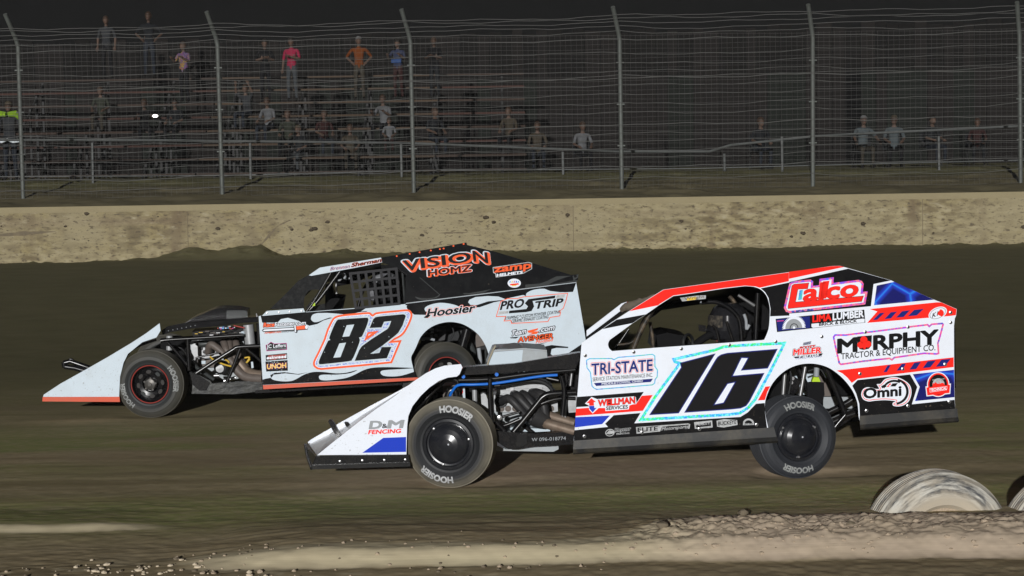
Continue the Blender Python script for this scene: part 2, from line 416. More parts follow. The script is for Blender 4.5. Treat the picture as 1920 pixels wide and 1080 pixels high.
WALL_Y = 40.0
def ground_z(X, Y):
    z = .40 * sstep(20, 39.5, Y) ** 1.1
    near = np.clip(1 - (Y - 9) / 9, .12, 1) * sstep(4, 9, Y)
    z = z + (fbm(X * 1.1, Y * 2.2, 4, 3) - .5) * .016 * near + (fbm(X * .12, Y * 4.5, 3, 103) - .5) * .016 * near + (fbm(X * 5, Y * 7, 3, 9) - .5) * .011 * near + (fbm(X * 17, Y * 20, 2, 19) - .5) * .012 * near
    # loose clay thrown against the wall, higher in places
    bank = .07 * (fbm(X * .9, X * 0 + 2.2, 4, 21) - .3) + .09 * (fbm(X * 3.5, Y * 2, 3, 33) - .5) + .07 * (np.abs(vnoise(X * 7, Y * 5, 34) - .5)) + .03 * (vnoise(X * 16, Y * 12, 35) - .5)
    bank = bank + .19 * sstep(-7.9, -6.9, X) * (1 - sstep(-5.5, -4.9, X)) * (.6 + .8 * fbm(X * 2.2, X * 0 + 4, 3, 91)) + .11 * np.exp(-((X + 3.6) / .4) ** 2) - .10 * np.exp(-((X + 10) / 1.6) ** 2) + .05 * np.exp(-((X + 1.2) / .4) ** 2)
    z = z + bank * sstep(38.6, 39.9, Y) * (Y < 40.2)
    # low step of pale clay along the track edge, growing to a ridge beside the marker tyres
    wob = (fbm(X * 1.3, X * 0 + 3, 4, 41) - .5) * .12
    h1 = .085 * sstep(-2.35, -1.2, X)
    z = z + h1 * sstep(11.04, 11.27, Y + wob) * (1 - sstep(11.35, 13.4, Y))
    h = .052 * sstep(.55, 1.35, X) * (.80 + .45 * fbm(X * 1.8, X * 0 + .7, 3, 5))
    prof = sstep(11.02, 11.52, Y + wob) * (1 - sstep(11.6, 12.3, Y))
    z = z + h * prof + prof * sstep(.45, 1.1, X) * ((fbm(X * 6, Y * 6, 3, 11) - .5) * .06 + (np.abs(vnoise(X * 13, Y * 13, 47) - .5) * .05 + np.abs(vnoise(X * 27 + 3, Y * 27, 48) - .5) * .03) * (1 - .45 * sstep(2.0, 2.8, X)) + (vnoise(X * 50, Y * 50, 49) - .5) * .014)
    # second faint clay lip on the left
    z = z + .030 * sstep(12.28, 12.42, Y + wob) * (1 - sstep(12.5, 13.2, Y)) * (1 - sstep(-2.9, -2.3, X))
    # fresh ruts pressed into the clay by each wheel, running back from where it stands
    for wx, wy, dp in ((-.48, 13.95, .022), (2.16, 14.15, .036), (-.61, 15.57, .022), (2.17, 15.47, .034), (-3.55, 17.99, .016), (-.71, 18.34, .020), (-3.70, 19.59, .016), (-.70, 19.63, .020)):
        yl = wy + (X - wx) * .03
        z = z - dp * np.exp(-((Y - yl) / .17) ** 4) * sstep(wx - .42, wx - .10, X) * (1 - .85 * sstep(wx + .1, wx + .9, X)) * (.8 + .4 * fbm(X * 5, Y * 4, 2, 77))
    # the terrace behind the wall
    zb = 1.42 + .018 * (Y - 40.5) * 6 + (fbm(X * 1.2, Y * 1.6, 4, 51) - .5) * .16
    zb = np.minimum(zb, 2.05 + (fbm(X * 2, Y * 2, 3, 57) - .5) * .08)
    return np.where(Y > 40.18, zb, z)
def axis(breaks):
    out = []
    for a, b, st in breaks: out += list(np.arange(a, b - 1e-6, st))
    return np.array(out + [breaks[-1][1]])
xs = axis([(-70, -14, 1.0), (-14, -5.2, .07), (-5.2, .3, .03), (.3, 4.9, .013), (4.9, 5.4, .03), (5.4, 14, .07), (14, 70, 1.0)])
ys = axis([(-12, 7, 1.0), (7, 10.2, .2), (10.2, 11, .025), (11, 11.8, .012), (11.8, 13.6, .025), (13.6, 16, .04), (16, 20, .06), (20, 38.4, .2), (38.4, 40.3, .06), (40.3, 47, .12), (47, 63, .6)])
GX, GY = np.meshgrid(xs, ys)
GZ = ground_z(GX, GY)
nx, ny = len(xs), len(ys)
me = bpy.data.meshes.new('ground')
co = np.stack([GX, GY, GZ], -1).reshape(-1, 3).astype(np.float32)
me.vertices.add(nx * ny); me.vertices.foreach_set('co', co.ravel())
ii = (np.arange(ny - 1)[:, None] * nx + np.arange(nx - 1)[None]).ravel()
q = np.stack([ii, ii + 1, ii + nx + 1, ii + nx], 1).astype(np.int32)
me.loops.add(q.size); me.loops.foreach_set('vertex_index', q.ravel())
me.polygons.add(len(q)); me.polygons.foreach_set('loop_start', np.arange(0, q.size, 4, dtype=np.int32)); me.polygons.foreach_set('loop_total', np.full(len(q), 4, np.int32))
me.update(calc_edges=True); me.shade_smooth()
# ground colour by place: pale dry clay, green patches, light fading with distance painted in
X, Y = GX, GY
edge = (fbm(X * 1.6, Y * 5, 4, 61) - .5)
wob = (fbm(X * 1.3, X * 0 + 3, 4, 41) - .5) * .12
clay = sstep(-2.5, -1.7, X + edge * 2.6) * sstep(11.0, 11.08, Y + wob + edge * .12) * (1 - sstep(11.30, 11.42, Y + wob + edge * .25 - .75 * sstep(.4, 1.3, X)))
clay = np.maximum(clay, (1 - sstep(-2.8, -2.35, X + edge * 1.2)) * sstep(12.26, 12.30, Y + wob + edge * .06) * (1 - sstep(12.40, 12.48, Y + wob + edge * .10)))
speck = sstep(.67, .73, fbm(X * 6, Y * 11, 3, 71)) * np.exp(-((Y - 11.0) / .45) ** 2) * (1 - sstep(0, 2, X))
clay = np.clip(np.maximum(clay * (.72 + .5 * fbm(X * 3, Y * 8, 3, 73)), speck * .7), 0, 1)
gn = .12 + fbm(X * .35, Y * 1.1, 4, 81)
green = np.exp(-((Y - 13.0 - .12 * np.sin(X * .5)) / .65) ** 2) * 1.25 * sstep(.2, .5, gn + .15)
green = np.maximum(green, np.exp(-((Y - 16.0) / 1.4) ** 2) * sstep(.42, .62, gn) * (1 - sstep(-2, 1, X)) * 1.1)
green = np.maximum(green, np.exp(-((Y - 15.2) / 2.4) ** 2) * sstep(2.6, 4.2, X) * 1.1 * sstep(.35, .55, gn))
green = np.maximum(green, sstep(15, 20, Y) * .45 * (Y < 40))
green = np.maximum(green, .55 * sstep(44.3, 45.4, Y) * (Y > 40.2))
dark = np.where(Y > 40.2, 1.0, sstep(14.5, 23, Y) * .95)  # far ground painted darker, in place of light weakening with distance
brown = np.exp(-((Y - 14.3) / .8) ** 2) * sstep(-2.2, -1, X) * (1 - sstep(2.2, 3.4, X)) * .9
for nm, arr in (('ridge', sstep(.4, 1.5, X)), ('clay', clay), ('green', green), ('light_falloff', dark), ('brown', brown)):
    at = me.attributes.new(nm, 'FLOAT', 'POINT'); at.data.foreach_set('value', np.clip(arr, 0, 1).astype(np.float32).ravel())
gm = bpy.data.materials.new('dirt'); gm.use_nodes = True
n = gm.node_tree; b = n.nodes['Principled BSDF']; L = n.links.new
tc = n.nodes.new('ShaderNodeTexCoord'); mp = n.nodes.new('ShaderNodeMapping'); mp.inputs['Scale'].default_value = (1.2, 2.2, 2)
L(tc.outputs['Object'], mp.inputs['Vector'])
def noise(sc, det=8, src=None, rg=.65):
    z = n.nodes.new('ShaderNodeTexNoise'); z.inputs['Scale'].default_value = sc; z.inputs['Detail'].default_value = det; z.inputs['Roughness'].default_value = rg
    L((src or mp).outputs[0], z.inputs['Vector']); return z
def mixc(fac, a, c):
    x = n.nodes.new('ShaderNodeMix'); x.data_type = 'RGBA'
    for sock, v in ((0, fac), (6, a), (7, c)):
        if hasattr(v, 'is_linked') or hasattr(v, 'links'): L(v, x.inputs[sock])
        else: x.inputs[sock].default_value = v if isinstance(v, (int, float)) else (*v, 1)
    return x.outputs[2]
def attr(nm):
    a = n.nodes.new('ShaderNodeAttribute'); a.attribute_name = nm; return a.outputs['Fac']
def ramp(src, p0, p1):
    c = n.nodes.new('ShaderNodeMapRange'); c.inputs[1].default_value = p0; c.inputs[2].default_value = p1; L(src, c.inputs[0]); return c.outputs[0]
n1 = noise(1.1); n2 = noise(7, 10); n3 = noise(30, 6, tc)
base = mixc(ramp(n1.outputs[0], .35, .68), (.40, .318, .19), (.47, .385, .245))
base = mixc(ramp(n2.outputs[0], .42, .72), base, (.32, .255, .15))
m5 = n.nodes.new('ShaderNodeMapping'); m5.inputs['Scale'].default_value = (.16, 2.4, 1); m5.inputs['Rotation'].default_value = (0, 0, .03); L(tc.outputs['Object'], m5.inputs['Vector'])
n5 = noise(1.6, 7, m5, .6); n6 = noise(3.2, 9, None, .7)
base = mixc(ramp(n5.outputs[0], .50, .66), base, (.27, .21, .122))
base = mixc(ramp(n6.outputs[0], .58, .72), base, (.235, .19, .108))
base = mixc(attr('brown'), base, mixc(ramp(n2.outputs[0], .35, .7), (.44, .335, .24), (.35, .265, .185)))
gf = n.nodes.new('ShaderNodeMath'); gf.operation = 'MULTIPLY'; L(attr('green'), gf.inputs[0]); L(ramp(n2.outputs[0], .2, .62), gf.inputs[1])
base = mixc(gf.outputs[0], base, mixc(ramp(n1.outputs[0], .35, .65), (.235, .275, .095), (.31, .31, .115)))
base = mixc(ramp(n3.outputs[0], .52, .70), base, (.30, .24, .145))
base = mixc(ramp(n3.outputs[0], .44, .30), base, (.52, .43, .28))
base = mixc(attr('light_falloff'), base, mixc(ramp(n1.outputs[0], .3, .7), mixc(gf.outputs[0], (.120, .105, .060), (.105, .115, .045)), mixc(gf.outputs[0], (.165, .142, .085), (.145, .148, .062))))
base = mixc(attr('clay'), base, mixc(ramp(n3.outputs[0], .35, .7), mixc(attr('ridge'), (.62, .54, .36), (.53, .43, .325)), mixc(attr('ridge'), (.52, .44, .30), (.43, .345, .255))))
L(base, b.inputs['Base Color']); b.inputs['Roughness'].default_value = .9; b.inputs['Specular IOR Level'].default_value = .1
bp = n.nodes.new('ShaderNodeBump'); bp.inputs['Strength'].default_value = .45; bp.inputs['Distance'].default_value = .012
L(n3.outputs[0], bp.inputs['Height']); L(bp.outputs[0], b.inputs['Normal'])
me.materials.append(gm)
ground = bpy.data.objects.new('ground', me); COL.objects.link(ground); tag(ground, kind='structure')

# loose clods on and around the clay ridge
cl = MB(); MATS['clay_clod'] = None
mat('clay_clod', (.43, .345, .255), .9, spec=.05, bump=.5, bscale=60, dirt=(.2, .16, .11), dscale=30, damt=.6)
mat('pale_clod', (.60, .51, .38), .9, spec=.05, dirt=(.35, .28, .2), dscale=30, damt=.6)
mat('mud_splat', (.075, .06, .042), .9, spec=.05)
mat('dark_clod', (.17, .14, .10), .9, spec=.05, bump=.5, bscale=60)
rng = random.Random(4)
def clod(mb, c, r, m):
    bm = bmesh.new(); bmesh.ops.create_icosphere(bm, subdivisions=1 if r < .03 else 2, radius=r)
    ph = rng.random() * 50
    for v in bm.verts:
        k = rng.uniform(.72, 1.12) * (1 + .55 * (float(fbm(np.array(v.co.x / r * 1.3 + ph), np.array(v.co.y / r * 1.3 + v.co.z / r * 1.7), 2, 5)) - .5))
        v.co = Vector((v.co.x * 1.25, v.co.y, v.co.z * .8)) * k + Vector(c)
    mb.add([v.co.copy() for v in bm.verts], [tuple(v.index for v in f.verts) for f in bm.faces], m); bm.free()
for i in range(230):
    x = rng.uniform(.55, 4.6) if i % 3 else rng.uniform(.7, 2.2); y = rng.uniform(11.12, 11.62)
    if x < 1.1 and rng.random() < .5: x += .5
    r = rng.choice([.006, .006, .008, .010, .013, .02]) * rng.uniform(.7, 1.3)
    clod(cl, (x, y, float(ground_z(np.array(x), np.array(y))) - r * .1), r, 'clay_clod' if rng.random() < .96 else 'dark_clod')
for i in range(90):
    x = rng.uniform(-3.6, .6); y = rng.gauss(11.0, .22); r = rng.choice([.006, .01, .014]) * rng.uniform(.7, 1.4)
    clod(cl, (x, y, float(ground_z(np.array(x), np.array(y))) + r * .2), r, 'clay_clod' if rng.random() < .7 else 'dark_clod')
for i in range(75):
    q = on_ground(rng.gauss(270, 95), rng.gauss(1070, 9)); r = rng.choice([.006, .009, .013, .02]) * rng.uniform(.7, 1.3)
    clod(cl, (q.x, q.y, float(ground_z(np.array(q.x), np.array(q.y))) + r * .1), r, 'pale_clod' if rng.random() < .85 else 'dark_clod')
for i in range(45):
    q = on_ground(rng.uniform(340, 1250), rng.gauss(1046, 9)); r = rng.choice([.005, .007, .010]) * rng.uniform(.7, 1.3)
    clod(cl, (q.x, q.y, float(ground_z(np.array(q.x), np.array(q.y))) + r * .2), r, 'clay_clod' if rng.random() < .75 else 'dark_clod')
o = cl.build('dirt_clods', smooth=20); tag(o, kind='stuff')
for (px, py, r, lb) in ((1243, 1018, .036, 'larger dark round dirt clod lying at the start of the pale clay ridge'), (1393, 997, .03, 'dark dirt clod lodged high on the face of the pale clay ridge')):
    p = on_ground(px, py, .03); mb = MB(); p.z = 0
    z = float(ground_z(np.array(p.x), np.array(p.y)))
    clod(mb, (0, 0, r * .5), r, 'dark_clod'); o = mb.build('dirt_clod', smooth=60, loc=(p.x, p.y, z)); tag(o, lb, 'dirt clod')

# --- concrete wall
cm = bpy.data.materials.new('wall_concrete'); cm.use_nodes = True; MATS['wall_concrete'] = cm
n = cm.node_tree; b = n.nodes['Principled BSDF']; L = n.links.new
tc = n.nodes.new('ShaderNodeTexCoord'); mp = n.nodes.new('ShaderNodeMapping'); mp.inputs['Scale'].default_value = (1, 1, 1); L(tc.outputs['Object'], mp.inputs['Vector'])
m2 = n.nodes.new('ShaderNodeMapping'); m2.inputs['Scale'].default_value = (.42, 1, 1); L(tc.outputs['Object'], m2.inputs['Vector'])
m3 = n.nodes.new('ShaderNodeMapping'); m3.inputs['Scale'].default_value = (1, 1, .12); L(tc.outputs['Object'], m3.inputs['Vector'])
a1 = noise(2.2, 8); a2 = noise(8, 5, m2, .55); a3 = noise(16, 3, m2, .6); a4 = noise(1.3, 6, m3, .6); a5 = noise(26, 4, m2, .6)
c = mixc(ramp(a1.outputs[0], .35, .68), (.255, .21, .105), (.25, .212, .13))
c = mixc(ramp(a2.outputs[0], .49, .62), c, (.135, .108, .064))
a7 = noise(3.6, 5, m2, .55)
c = mixc(ramp(a7.outputs[0], .50, .64), c, (.125, .10, .06))
a8 = noise(5.5, 4, tc, .5)
c = mixc(ramp(a8.outputs[0], .54, .44), c, mixc(ramp(a2.outputs[0], .42, .58), (.32, .275, .165), (.175, .142, .082)))
a9 = noise(1.5, 5, tc, .6); a7b = noise(12, 4, m2, .7)
c = mixc(ramp(a9.outputs[0], .53, .62), c, mixc(ramp(a7b.outputs[0], .4, .6), (.23, .185, .115), (.15, .118, .075)))
c = mixc(ramp(a4.outputs[0], .54, .68), c, (.155, .12, .075))
c = mixc(ramp(a2.outputs[0], .42, .28), c, (.34, .30, .205))
a6 = noise(.35, 4)
c = mixc(ramp(a6.outputs[0], .62, .36), c, (.29, .25, .155))
f3 = n.nodes.new('ShaderNodeMath'); f3.operation = 'MULTIPLY'; f3.inputs[1].default_value = .85; L(ramp(a3.outputs[0], .59, .64), f3.inputs[0])
c = mixc(f3.outputs[0], c, (.10, .08, .055))
f4 = n.nodes.new('ShaderNodeMath'); f4.operation = 'MULTIPLY'; f4.inputs[1].default_value = .75; L(ramp(a5.outputs[0], .59, .65), f4.inputs[0])
c = mixc(f4.outputs[0], c, (.09, .075, .06))
L(c, b.inputs['Base Color']); b.inputs['Roughness'].default_value = .9; b.inputs['Specular IOR Level'].default_value = .1
bp = n.nodes.new('ShaderNodeBump'); bp.inputs['Strength'].default_value = .4; bp.inputs['Distance'].default_value = .02; L(a2.outputs[0], bp.inputs['Height']); L(bp.outputs[0], b.inputs['Normal'])
mat('wall_cap', (.265, .225, .135), .85, spec=.1, dirt=(.22, .18, .11), dscale=3, damt=.7)
mat('gap_black', (.004, .004, .004), .9, spec=0)
TOPW = 1.60
wall = empty('concrete_wall', (0, WALL_Y, 0))
tag(wall, 'long low concrete retaining wall splattered with dried mud behind the two race cars', 'wall')
mb = MB(); mb.box((0, .17, TOPW / 2 - .12), (140, .34, TOPW - .12 - .0), 'wall_concrete'); mb.build('wall_face', wall)
mb = MB(); mb.box((0, .164, TOPW - .115), (140, .34, .13), 'wall_cap'); mb.build('wall_coping', wall)
mat('wall_stain', (.13, .105, .07), .9, dirt=(.2, .16, .1), dscale=6, damt=1)
for k, px in enumerate((352, 1075, 1730)):
    x = at_y(px, 430, WALL_Y).x; mb = MB(); mb.box((x, -.003, (TOPW - .2) / 2), (.012, .005, TOPW - .2), 'wall_stain'); mb.build('joint', wall)
for (p0, p1, r) in (((-30, 443), (105, 434), .045), ((488, 461), (520, 424), .03), ((520, 424), (545, 412), .018), ((820, 437), (880, 436), .02)):
    a_, b_ = at_y(*p0, WALL_Y), at_y(*p1, WALL_Y); mb = MB(); n_ = 14
    d_ = (b_ - a_).normalized(); u_ = Vector((-d_.z, 0, d_.x)); up_ = []; dn_ = []
    for i in range(n_ + 1):
        q = a_.lerp(b_, i / n_) - Vector((0, WALL_Y + .004, 0)); k_ = r * math.sin(math.pi * (i + .4) / (n_ + .8)) * rng.uniform(.6, 1.3); up_.append(q + u_ * k_); dn_.append(q - u_ * k_ * .8)
    mb.add(up_ + dn_, [(i, i + 1, n_ + 2 + i, n_ + 1 + i) for i in range(n_)], 'wall_stain'); mb.build('tyre_scuff', wall)
for i in range(46):                              # clods of mud stuck to the concrete
    px, py = rng.uniform(-60, 1980), rng.uniform(392, 470); q = at_y(px, py, WALL_Y); mb = MB(); r = rng.choice([.014, .02, .03, .05]) * rng.uniform(.7, 1.2)
    clod(mb, (q.x, -.002, q.z), r, 'mud_splat'); mb.build('mud_splat', wall, 60)


# --- catch fence: steel posts with cranked tops and horizontal cables
mat('galvanised', (.092, .10, .092), .55, metal=.2, dirt=(.06, .06, .05), dscale=5, damt=.8)
mat('cable_steel', (.095, .095, .09), .6, metal=.1)
FY = 43.0
fence = empty('catch_fence', (0, FY, 1.7)); tag(fence, 'tall catch fence of cranked steel posts and many horizontal cables above the wall', 'fence')
posts = []
for px, pyb in ((-330, 360), (43, 355), (417, 360), (776, 347), (1166, 344), (1524, 333), (1914, 328), (2280, 322)):
    p = at_y(px, pyb, FY); posts.append(p.x)
    mb = MB(); x = p.x; lean = rng.uniform(-.02, .05)
    top = at_y(px, 68 - (px - 960) * .012, FY).z - 1.7
    mb.tube([(x, 0, -.25), (x - lean * .5, 0, top * .5), (x - lean, 0, top - .12), (x - lean - .03, -.05, top + .06), (x - lean - .17, -.40, top + .62)], .052, 'galvanised', 10)
    for hz in (.28, .55, .82): mb.tube([(x - lean * hz - .09, -.02, top * hz), (x - lean * hz + .09, -.02, top * hz)], .02, 'galvanised', 6)
    mb.build('post', fence, 45)
posts = sorted(posts)
def cable(z_of, r, yo=-.06):
    mb = MB(); ph = rng.uniform(0, 6); pts = []
    x = posts[0]
    for a, bq in zip(posts[:-1], posts[1:]):
        sag = rng.uniform(.0, .075); kink = rng.uniform(.25, .75)
        for k in range(12):
            t = k / 12; X = lerp(a, bq, t)
            pts.append((X, yo, z_of(X) - sag * 4 * t * (1 - t) + .018 * math.sin(X * 2.1 + ph) + .010 * math.sin(X * 5.3 + ph * 2)))
    pts.append((posts[-1], yo, z_of(posts[-1])))
    mb.tube(pts, r, 'cable_steel', 5); mb.build('cable', fence)
def zpx(py):                                    # height on the fence of a photo row at mid picture
    return at_y(960, py, FY).z - 1.7
slope = (at_y(1600, 200, FY).z - at_y(300, 200, FY).z) / (at_y(1600, 200, FY).x - at_y(300, 200, FY).x)
rows = [78, 103, 121, 137, 146, 151, 163, 180, 197, 214, 237, 254, 268, 284, 297, 316, 338]
for py in rows:
    zz = zpx(py); big = py in (78, 151, 237, 316)
    cable(lambda X, zz=zz: zz + rng.uniform(-.02, .02) * 0 + .006 * X, .0085 if big else .0062)
for k, py in enumerate((64, 55, 47, 40, 35)):     # strands on the cranked tops
    zz = zpx(py); cable(lambda X, zz=zz: zz + .006 * X, .0068, -.10 - .07 * k)

mb = MB(); hz = zpx(68)
for x in np.arange(posts[0], posts[-1], .125): mb.tube([(x, -.045, -.1), (x + .01, -.045, hz * .5), (x, -.045, hz)], .0021, 'cable_steel', 3, cap=False)
for z in np.arange(-.02, hz, .105): mb.tube([(lerp(posts[0], posts[-1], t), -.05, z + .012 * math.sin(t * 60 + z * 9)) for t in np.linspace(0, 1, 60)], .0026, 'cable_steel', 3, cap=False)
o = mb.build('wire_mesh', fence)
# --- pipe railing in front of the crowd
mat('rail_grey', (.085, .09, .088), .55, dirt=(.04, .04, .035), dscale=5, damt=.7)
RY = 46.0
railing = empty('pipe_railing', (0, RY, 2.0)); tag(railing, 'low grey pipe railing behind the catch fence along the spectator area', 'railing')
def rp(px, py): q = at_y(px, py, RY); return (q.x, 0, q.z - 2.0)
mb = MB(); mb.tube([rp(-100, 262), rp(300, 263), rp(760, 268), rp(1160, 284), rp(1330, 284), rp(1370, 272), rp(1530, 255), rp(1920, 236), rp(2100, 230)], .032, 'rail_grey', 8); mb.build('top_rail', railing, 45)
mb = MB(); mb.tube([rp(-100, 332), rp(420, 329), rp(760, 320), rp(1300, 316), rp(1920, 300), rp(2100, 296)], .014, 'rail_grey', 6); mb.build('bottom_rail', railing, 45)
for px, y0, y1 in ((173, 268, 330), (469, 268, 332), (752, 270, 318), (1055, 284, 322), (1358, 288, 308), (1466, 256, 308), (1760, 256, 302), (1928, 238, 300), (-80, 265, 335)):
    mb = MB(); a = rp(px, y0); c_ = rp(px + 1, y1); mb.tube([a, (c_[0], 0, min(c_[2], -.1))], .034, 'rail_grey', 8); mb.build('post', railing, 45)

# --- bleachers
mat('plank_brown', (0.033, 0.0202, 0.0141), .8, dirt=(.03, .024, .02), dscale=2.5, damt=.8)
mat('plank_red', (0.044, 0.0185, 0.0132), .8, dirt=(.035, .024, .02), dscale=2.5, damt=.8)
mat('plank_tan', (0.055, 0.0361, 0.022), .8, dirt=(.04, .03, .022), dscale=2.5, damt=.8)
mat('stand_steel', (.02, .02, .02), .7)
BY, BZ, ROWS = 49.0, 2.55, 7
RISE, RUN = .39, .74
stand = empty('bleachers', (0, BY, 2.0)); tag(stand, 'weathered brown plank bleachers in the dark behind the railing', 'bleachers')
XN = -17.5
xl, xr = -17.5, at_y(985, 250, 51).x
def row_y(k): return BY + RUN * k
def row_z(k): return BZ + RISE * k
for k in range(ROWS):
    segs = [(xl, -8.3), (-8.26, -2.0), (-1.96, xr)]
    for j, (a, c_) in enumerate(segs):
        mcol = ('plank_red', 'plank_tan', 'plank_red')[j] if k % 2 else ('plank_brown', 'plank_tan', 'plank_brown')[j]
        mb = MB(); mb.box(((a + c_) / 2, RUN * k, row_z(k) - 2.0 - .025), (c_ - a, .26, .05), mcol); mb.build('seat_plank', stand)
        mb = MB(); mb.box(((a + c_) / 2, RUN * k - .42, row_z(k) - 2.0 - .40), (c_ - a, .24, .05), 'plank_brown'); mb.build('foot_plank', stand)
for x in np.arange(xl + .2, xr, 1.9):
    mb = MB()
    mb.tube([(x, -.5, row_z(0) - 2.5), (x, RUN * (ROWS - 1) + .1, row_z(ROWS - 1) - 2.12)], .035, 'stand_steel', 6)
    for k in range(ROWS): mb.box((x, RUN * k + .05, (row_z(k) - 2.05) / 2 - .05), (.06, .06, row_z(k) - 2.05 + .1), 'stand_steel')
    mb.build('stand_frame', stand)

# --- tall dark board fence behind it all, one board leaning away from the next
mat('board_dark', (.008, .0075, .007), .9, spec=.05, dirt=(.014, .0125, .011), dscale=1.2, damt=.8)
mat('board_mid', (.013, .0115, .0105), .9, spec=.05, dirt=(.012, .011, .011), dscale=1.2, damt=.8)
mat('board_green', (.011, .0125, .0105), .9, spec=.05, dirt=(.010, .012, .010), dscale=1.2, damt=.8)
HY = 58.0
hoard = empty('board_fence', (0, HY, 1.5)); tag(hoard, 'tall dark weathered fence of upright boards behind the spectators', 'fence')
x = -36.0; mb = MB(); gapx = at_y(1600, 200, HY).x; lower = MB()
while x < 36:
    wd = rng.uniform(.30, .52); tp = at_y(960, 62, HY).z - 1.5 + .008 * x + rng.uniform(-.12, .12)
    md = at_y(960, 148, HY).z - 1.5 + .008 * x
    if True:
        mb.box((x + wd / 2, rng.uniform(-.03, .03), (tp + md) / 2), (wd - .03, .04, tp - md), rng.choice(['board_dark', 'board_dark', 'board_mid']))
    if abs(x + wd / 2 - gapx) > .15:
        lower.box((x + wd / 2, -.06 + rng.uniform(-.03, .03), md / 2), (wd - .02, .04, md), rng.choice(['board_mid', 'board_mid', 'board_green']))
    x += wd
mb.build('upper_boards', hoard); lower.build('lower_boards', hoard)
mb = MB(); mb.box((gapx, .06, md / 2), (1.6, .03, md), 'gap_black'); mb.build('gap_darkness', hoard)  # black sheet added as the darkness in the gap between boards

# --- old tyres that mark the inside of the turn, half sunk in the clay
tm = bpy.data.materials.new('marker_tyre'); tm.use_nodes = True; MATS['marker_tyre'] = tm
n = tm.node_tree; b = n.nodes['Principled BSDF']; L = n.links.new
tc = n.nodes.new('ShaderNodeTexCoord'); mp = n.nodes.new('ShaderNodeMapping'); mp.inputs['Scale'].default_value = (1, 1, 1); L(tc.outputs['Object'], mp.inputs['Vector'])
g = n.nodes.new('ShaderNodeTexGradient'); g.gradient_type = 'RADIAL'
sx = n.nodes.new('ShaderNodeSeparateXYZ'); L(tc.outputs['Object'], sx.inputs[0])
def mth(op, a, c=None):
    k = n.nodes.new('ShaderNodeMath'); k.operation = op
    for i, v in enumerate((a, c)):
        if v is None: continue
        if isinstance(v, (int, float)): k.inputs[i].default_value = v
        else: L(v, k.inputs[i])
    return k.outputs[0]
ang = mth('ARCTAN2', sx.outputs[2], sx.outputs[0]); rad = mth('SQRT', mth('ADD', mth('POWER', sx.outputs[0], 2), mth('POWER', sx.outputs[2], 2)))
cx = n.nodes.new('ShaderNodeCombineXYZ'); L(mth('MULTIPLY', ang, 1.6), cx.inputs[0]); L(mth('MULTIPLY', rad, 30), cx.inputs[1]); L(mth('MULTIPLY', sx.outputs[1], 16), cx.inputs[2])
z1 = noise(1.0, 6, cx, .7); z2 = noise(5, 6, tc)
c = mixc(ramp(z1.outputs[0], .43, .58), (.56, .54, .48), (.085, .086, .088))
c = mixc(ramp(rad, .40, .33), c, (.46, .40, .31))
c = mixc(ramp(z2.outputs[0], .42, .66), c, (.44, .39, .31))
L(c, b.inputs['Base Color']); b.inputs['Roughness'].default_value = .75; b.inputs['Specular IOR Level'].default_value = .2
def marker(px, r, lb, sink, yaw):
    p = at_y(px, 985, 12.5)
    t = empty('marker_tyre', (p.x, 12.42, .335 - r + sink), R(yaw)); tag(t, lb, 'old tyre', 'old tyres marking the inside of the turn')
    prof = [(.24, -.13), (.27, -.165), (.33, -.175), (.40, -.16), (.435, -.135), (.452, -.10)]
    for gy in (-.075, -.045, -.012, .02, .052, .08): prof += [(.462, gy - .012), (.462, gy + .006), (.450, gy + .009), (.450, gy + .016)]
    prof += [(.452, .10), (.435, .135), (.40, .16), (.33, .175), (.27, .165), (.24, .13)]
    prof = [(a * r / .462, h) for a, h in prof]
    mb = MB(); mb.lathe(prof, 'marker_tyre', 96); o = mb.build('tyre_carcass', t, 35)
    mb = MB(); mb.lathe([(.0, -.12), (.1, -.135), (.2, -.13), (.3 * r / .462, -.14)], 'clay_clod', 40); mb.build('clay_fill', t, 60)
marker(1750, .50, 'whitewashed half buried tyre standing whole in view behind the clay ridge', -.03, 9)
marker(2006, .50, 'whitewashed half buried tyre cut off by the edge of the photo', -.05, 6)

